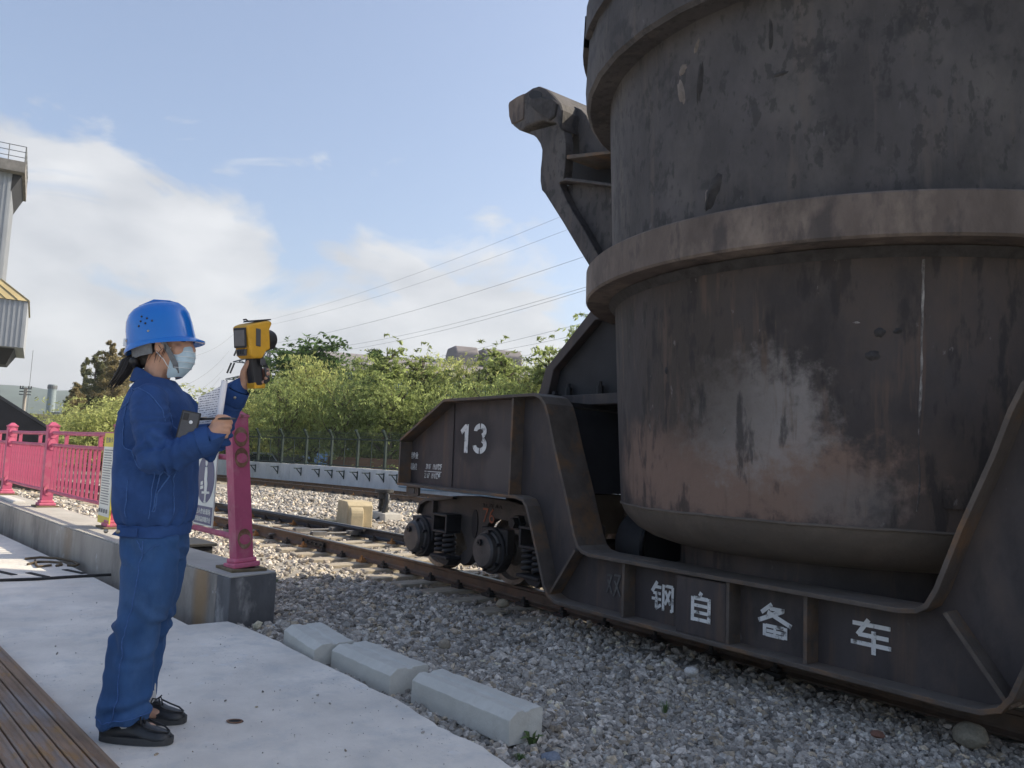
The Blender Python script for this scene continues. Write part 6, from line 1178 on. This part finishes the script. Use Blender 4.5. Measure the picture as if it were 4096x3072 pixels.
# ------------------------------------------------------------------ far buildings
M_bluew = mat('clad_blue', (.10, .21, .42), .6, var=.15, scale=.3); M_roofg = mat('roof_grey', (.22, .20, .20), .8, var=.15, scale=.5); M_clad = mat('clad_grey', (.34, .36, .39), .55, .2, var=.10, scale=.6); M_cladY = mat('clad_tan', (.42, .34, .18), .7, var=.15, scale=.6)
FD = 95; f0_ = onD(2330, 1800, FD); fac = thing('factory_hall', 'blue clad factory hall with grey ridge vents behind the trees', 'building', (f0_.x, f0_.y, -1), PRZ + .35)
u_ = FD / 3150
mb = MB(); mb.box(-32, 13, -5, 22, 0, 10.4); mb.build('wall', M_bluew, fac); mb = MB(); mb.prism([(-6.0, 10.4), (23, 10.4), (8.5, 13.9)], -33, 13.4, 'x'); mb.build('roof', M_roofg, fac)
for x, hw_ in ((-13.2, 1.5), (-8.4, 2.5)): mb = MB(); mb.prism([(6.0, 12.6), (11, 12.6), (11, 15.0), (10.2, 15.8), (6.8, 15.8), (6.0, 15.0)], x - hw_, x + hw_, 'x'); mb.build('ridge_vent', M_roofg, fac, bevel=.2)
for i in range(45): mb = MB(); mb.box(-32 + i, -31.93 + i, -5.06, -5, 0, 10.15); mb.build('cladding_rib', M_bluew, fac)
for x in (-24, -14, -4, 5): mb = MB(); mb.box(x - 2.5, x + 2.5, -5.09, -5.065, 5.2, 6.6); mb.build('window', M_glass, fac)
# clad tower on the left
TD = 62; tp = onD(-150, 1800, TD); tw_ = thing('clad_tower', 'corrugated grey clad tower with railed platform and tan roofed annex', 'tower', (tp.x, tp.y, -1), PRZ + rad(31))
def tz(y, x=40): return CAMH + ray(x, y).z * TD + 1
TEX = Matrix.Rotation(rad(31), 3, 'Z') @ R3; TEY = Matrix.Rotation(rad(31), 3, 'Z') @ F3
def tx(x, y=1200): d = ray(x, y); q = Vector((tp.x, tp.y, CAMH)) - CAMP - TEY * 3; k = q.dot(TEY) / d.dot(TEY); return (d * k - q).dot(TEX)
z0, z1 = tz(1130), tz(690); mb = MB(); x1 = tx(28, 894); mb.box(x1 - 7, x1, -3, 4, z0 - 8, z1); mb.build('shaft', M_clad, tw_)
for i in range(24): mb = MB(); mb.box(x1 - 6.9 + i * .29, x1 - 6.78 + i * .29, -3.07, -3, z0 - 6, z1 - .01); mb.build('cladding_rib', M_clad, tw_)
for i in range(22): mb = MB(); mb.box(x1, x1 + .06, -2.9 + i * .31, -2.78 + i * .31, z0 - 6, z1 - .01); mb.build('cladding_rib', M_clad, tw_)
xp = tx(102, 690); zp = tz(690); mb = MB(); mb.box(x1 - 8, xp, -3.9, 5, zp, zp + .85); mb.build('platform_deck', mat('deck_weathered', (.20, .19, .18), .9, var=.4, scale=1.2), tw_); mb = MB(); mb.prism([(x1 + .02, zp - 1.4), (xp - .2, zp - .01), (x1 + .02, zp - .01)], -3.0, 4.8, 'y'); mb.build('bracket', M_black, tw_)
for x in np.linspace(x1 - 7, xp - .08, 8): mb = MB(); mb.tube([(x, -3.8, zp + .85), (x, -3.8, zp + 2.1)], .035, 5); mb.build('railing_post', M_lat, tw_)
for y in np.linspace(-3.8, 4.8, 7): mb = MB(); mb.tube([(xp - .06, y, zp + .85), (xp - .06, y, zp + 2.1)], .035, 5); mb.build('railing_post', M_lat, tw_)
for z in (1.2, 1.65, 2.1): mb = MB(); mb.tube([(x1 - 7.5, -3.8, zp + z), (xp - .06, -3.8, zp + z), (xp - .06, 4.8, zp + z)], .03, 5); mb.build('railing_bar', M_lat, tw_)
xa = tx(113, 1215); za, zb_ = tz(1400, 100), tz(1215, 110); zr = tz(1120, 5); mb = MB(); mb.box(x1 - 8, xa, -4.5, 5, za, zb_); mb.build('annex', M_clad, tw_)
for i in range(26): mb = MB(); mb.box(xa - 8.5 + i * .33, xa - 8.36 + i * .33, -4.57, -4.5, za, zb_ - .01); mb.build('cladding_rib', M_clad, tw_)
mb = MB(); mb.add([(x1 - 8, -4.7, zb_), (xa + .12, -4.7, zb_), (xa + .12, 5.2, zb_), (x1 - 8, 5.2, zb_), (x1 - 8, -2.9, zr), (x1 - .05, -2.9, zr), (x1 - .05, 3.9, zr), (x1 - 8, 3.9, zr)], [(0, 1, 5, 4), (1, 2, 6, 5), (2, 3, 7, 6), (3, 0, 4, 7), (4, 5, 6, 7), (0, 3, 2, 1)]); mb.build('annex_roof', M_cladY, tw_)
for q in np.linspace(0, 1, 14): a = Vector((x1 - 8, -4.7, zb_)).lerp(Vector((xa + .1, -4.7, zb_)), q); b_ = Vector((x1 - 8, -2.9, zr)).lerp(Vector((x1 - .05, -2.9, zr)), q); mb = MB(); mb.tube([a + Vector((0, -.02, .03)), b_ + Vector((0, -.02, .03))], .05, 4); mb.build('roof_seam', M_cladY, tw_)
zh = tz(1455, 50); mb = MB(); mb.add([(x1 - 7, -3.5, za), (xa - .6, -3.5, za), (xa - .6, 4, za), (x1 - 7, 4, za), (x1 - 5, -1, zh), (tx(20, 1450), -1, zh), (tx(20, 1450), 2, zh), (x1 - 5, 2, zh)], [(0, 1, 5, 4), (1, 2, 6, 5), (2, 3, 7, 6), (3, 0, 4, 7), (4, 5, 6, 7)]); mb.build('hopper', M_black, tw_)
for x in (x1 - 6.5, x1 - .8):
    for y in (-2.6, 3.4): mb = MB(); mb.box(x - .15, x + .15, y - .15, y + .15, 0, za); mb.build('leg', M_lat, tw_)
# dark sloped roof of a slag shed beyond the railing
SD = 24; a = onD(-330, 1370, SD); b_ = onD(222, 1722, SD); sh0 = onD(-200, 1900, SD); shd = thing('slag_shed', 'black slag shed with a steep sunlit roof edge behind the railing', 'shed', (sh0.x, sh0.y, -.6))
SHD = Vector((b_.x, b_.y, 0)).normalized()
def qs(p, k): return p + SHD * k - Vector((sh0.x, sh0.y, -.6))
mb = MB(); V_ = []
for k in (0, 2.5):
    V_ += [qs(a, k), qs(b_, k), qs(Vector((b_.x, b_.y, b_.z - .09)), k), qs(Vector((a.x, a.y, a.z - .09)), k)]
mb.add(V_, [(0, 1, 2, 3), (4, 7, 6, 5), (0, 4, 5, 1), (1, 5, 6, 2), (2, 6, 7, 3), (3, 7, 4, 0)]); mb.build('roof', mat('roof_black', (.05, .05, .055), .45, .2, var=.4, scale=14, bump=.6), shd)
c_ = b_.lerp(a, .06); V_ = []
for k in (.04, 2.4): V_ += [qs(c_ - Vector((0, 0, .095)), k), qs(a - Vector((0, 0, .095)), k), qs(Vector((a.x, a.y, -.6)), k), qs(Vector((c_.x, c_.y, -.6)), k)]
mb = MB(); mb.add(V_, [(0, 1, 2, 3), (4, 7, 6, 5), (0, 4, 5, 1), (1, 5, 6, 2), (2, 6, 7, 3), (3, 7, 4, 0)]); mb.build('wall', M_black, shd)
# far stack, pole, lamp and hills
kd = onD(185, 1800, 190); st_ = thing('chimney_stack', 'grey cylindrical chimney stack in front of the far hills', 'chimney', (kd.x, kd.y, -1)); mb = MB(); mb.tube([(0, 0, 0), (0, 0, CAMH + ray(185, 1536).z * 190 + 1)], .95, 16); mb.build('shaft', mat('stack_grey', (.20, .25, .27), .6), st_, smooth=40); mb = MB(); zt = CAMH + ray(185, 1540).z * 190 + 1; mb.lathe([(.96, zt - .8), (1.08, zt - .8), (1.08, zt), (.9, zt)], 16); mb.build('rim', M_lat, st_)
kd = onD(78, 1800, 80); up_ = thing('utility_pole', 'utility pole with crossarms rising behind the dark slag shed', 'pole', (kd.x, kd.y, -1), PRZ); zt = CAMH + ray(72, 1548).z * 80 + 1; mb = MB(); mb.tube([(0, 0, 0), (0, 0, zt)], .16, 8); mb.build('pole', M_kerb, up_)
for k in (.15, .45, .75): mb = MB(); mb.box(-.6, .6, -.05, .05, zt - k, zt - k + .1); mb.build('crossarm', M_lat, up_)
for k in (-.55, -.3, .3, .55): mb = MB(); mb.tube([(k, 0, zt - .05), (k, 0, zt + .18)], .06, 6); mb.build('insulator', M_ins, up_)
kd = onD(92, 1800, 85); zt = CAMH + ray(98, 1395).z * 85; mb = MB(); mb.tube([(kd.x, kd.y, -1), (kd.x, kd.y, zt)], .03, 5); o = mb.build('mast', M_cable); tag(o, 'thin mast standing next to the utility pole', 'mast')
kd = onD(200, 1800, 55); lm = thing('lamp_post', 'thin T shaped lamp post in front of the chimney stack', 'lamp post', (kd.x, kd.y, -1), PRZ); zt = CAMH + ray(200, 1650).z * 55 + 1; mb = MB(); mb.tube([(0, 0, 0), (0, 0, zt)], .05, 6); mb.build('pole', M_lat, lm); mb = MB(); mb.box(-.35, .45, -.08, .08, zt - .05, zt + .04); mb.build('lamp_head', M_lat, lm)
kd = onD(140, 1800, 120); bb = thing('far_shed', 'low tan roofed building in front of the hills', 'building', (kd.x, kd.y, -1), PRZ); zt = CAMH + ray(140, 1655).z * 120 + 1; mb = MB(); mb.box(-3, 4, 0, 6, 0, zt - .5); mb.build('wall', M_kerb, bb); mb = MB(); mb.box(-3.3, 4.3, -.3, 6.3, zt - .49, zt); mb.build('roof', M_cladY, bb)
M_hill = mat('hill_forest', (.055, .085, .065), .95, var=.3, scale=.02)
HD = 900; vs = []; nx = 90
for j in range(10):
    for i in range(nx):
        ang = -1.2 + 2.0 * i / (nx - 1); dist = HD + j * 90; p = (fh * math.cos(ang) + R3 * math.sin(ang)) * dist; hh = (58 + 34 * mnoise.noise(Vector((ang * 3.1, 2, 0))) + 9 * mnoise.noise(Vector((ang * 14, 5, j * .3))) + 3.5 * mnoise.noise(Vector((ang * 70, j * 1.7, 0)))) * math.sin(PI * min((j + .0) / 6, 1) * .5 + .0); vs.append((p.x, p.y, max(hh + 10 * (j > 0), -2)))
mb = MB(); mb.add(vs, [(j * nx + i, j * nx + i + 1, (j + 1) * nx + i + 1, (j + 1) * nx + i) for j in range(9) for i in range(nx - 1)]); o = mb.build('hills', M_hill, smooth=True); tag(o, None, kind='structure')

# ------------------------------------------------------------------ air
me = bpy.data.meshes.new('haze'); me.from_pydata([(x, y, z) for z in (-2.1, 130) for y in (-4100, 4100) for x in (-4100, 4100)], [], [(0, 2, 3, 1), (4, 5, 7, 6), (0, 1, 5, 4), (2, 6, 7, 3), (0, 4, 6, 2), (1, 3, 7, 5)])
hm = bpy.data.materials.new('haze'); hm.use_nodes = True; nt = hm.node_tree; nt.nodes.clear(); n, l = nodes(nt); pv = n('ShaderNodeVolumePrincipled'); pv.inputs['Color'].default_value = (.82, .88, .96, 1); pv.inputs['Density'].default_value = .00035; pv.inputs['Anisotropy'].default_value = .2; oo = n('ShaderNodeOutputMaterial'); l(pv.outputs[0], oo.inputs['Volume']); me.materials.append(hm)
hz = bpy.data.objects.new('haze', me); COL.objects.link(hz); tag(hz, 'thin bluish haze in the air over the yard', 'haze', kind='stuff')
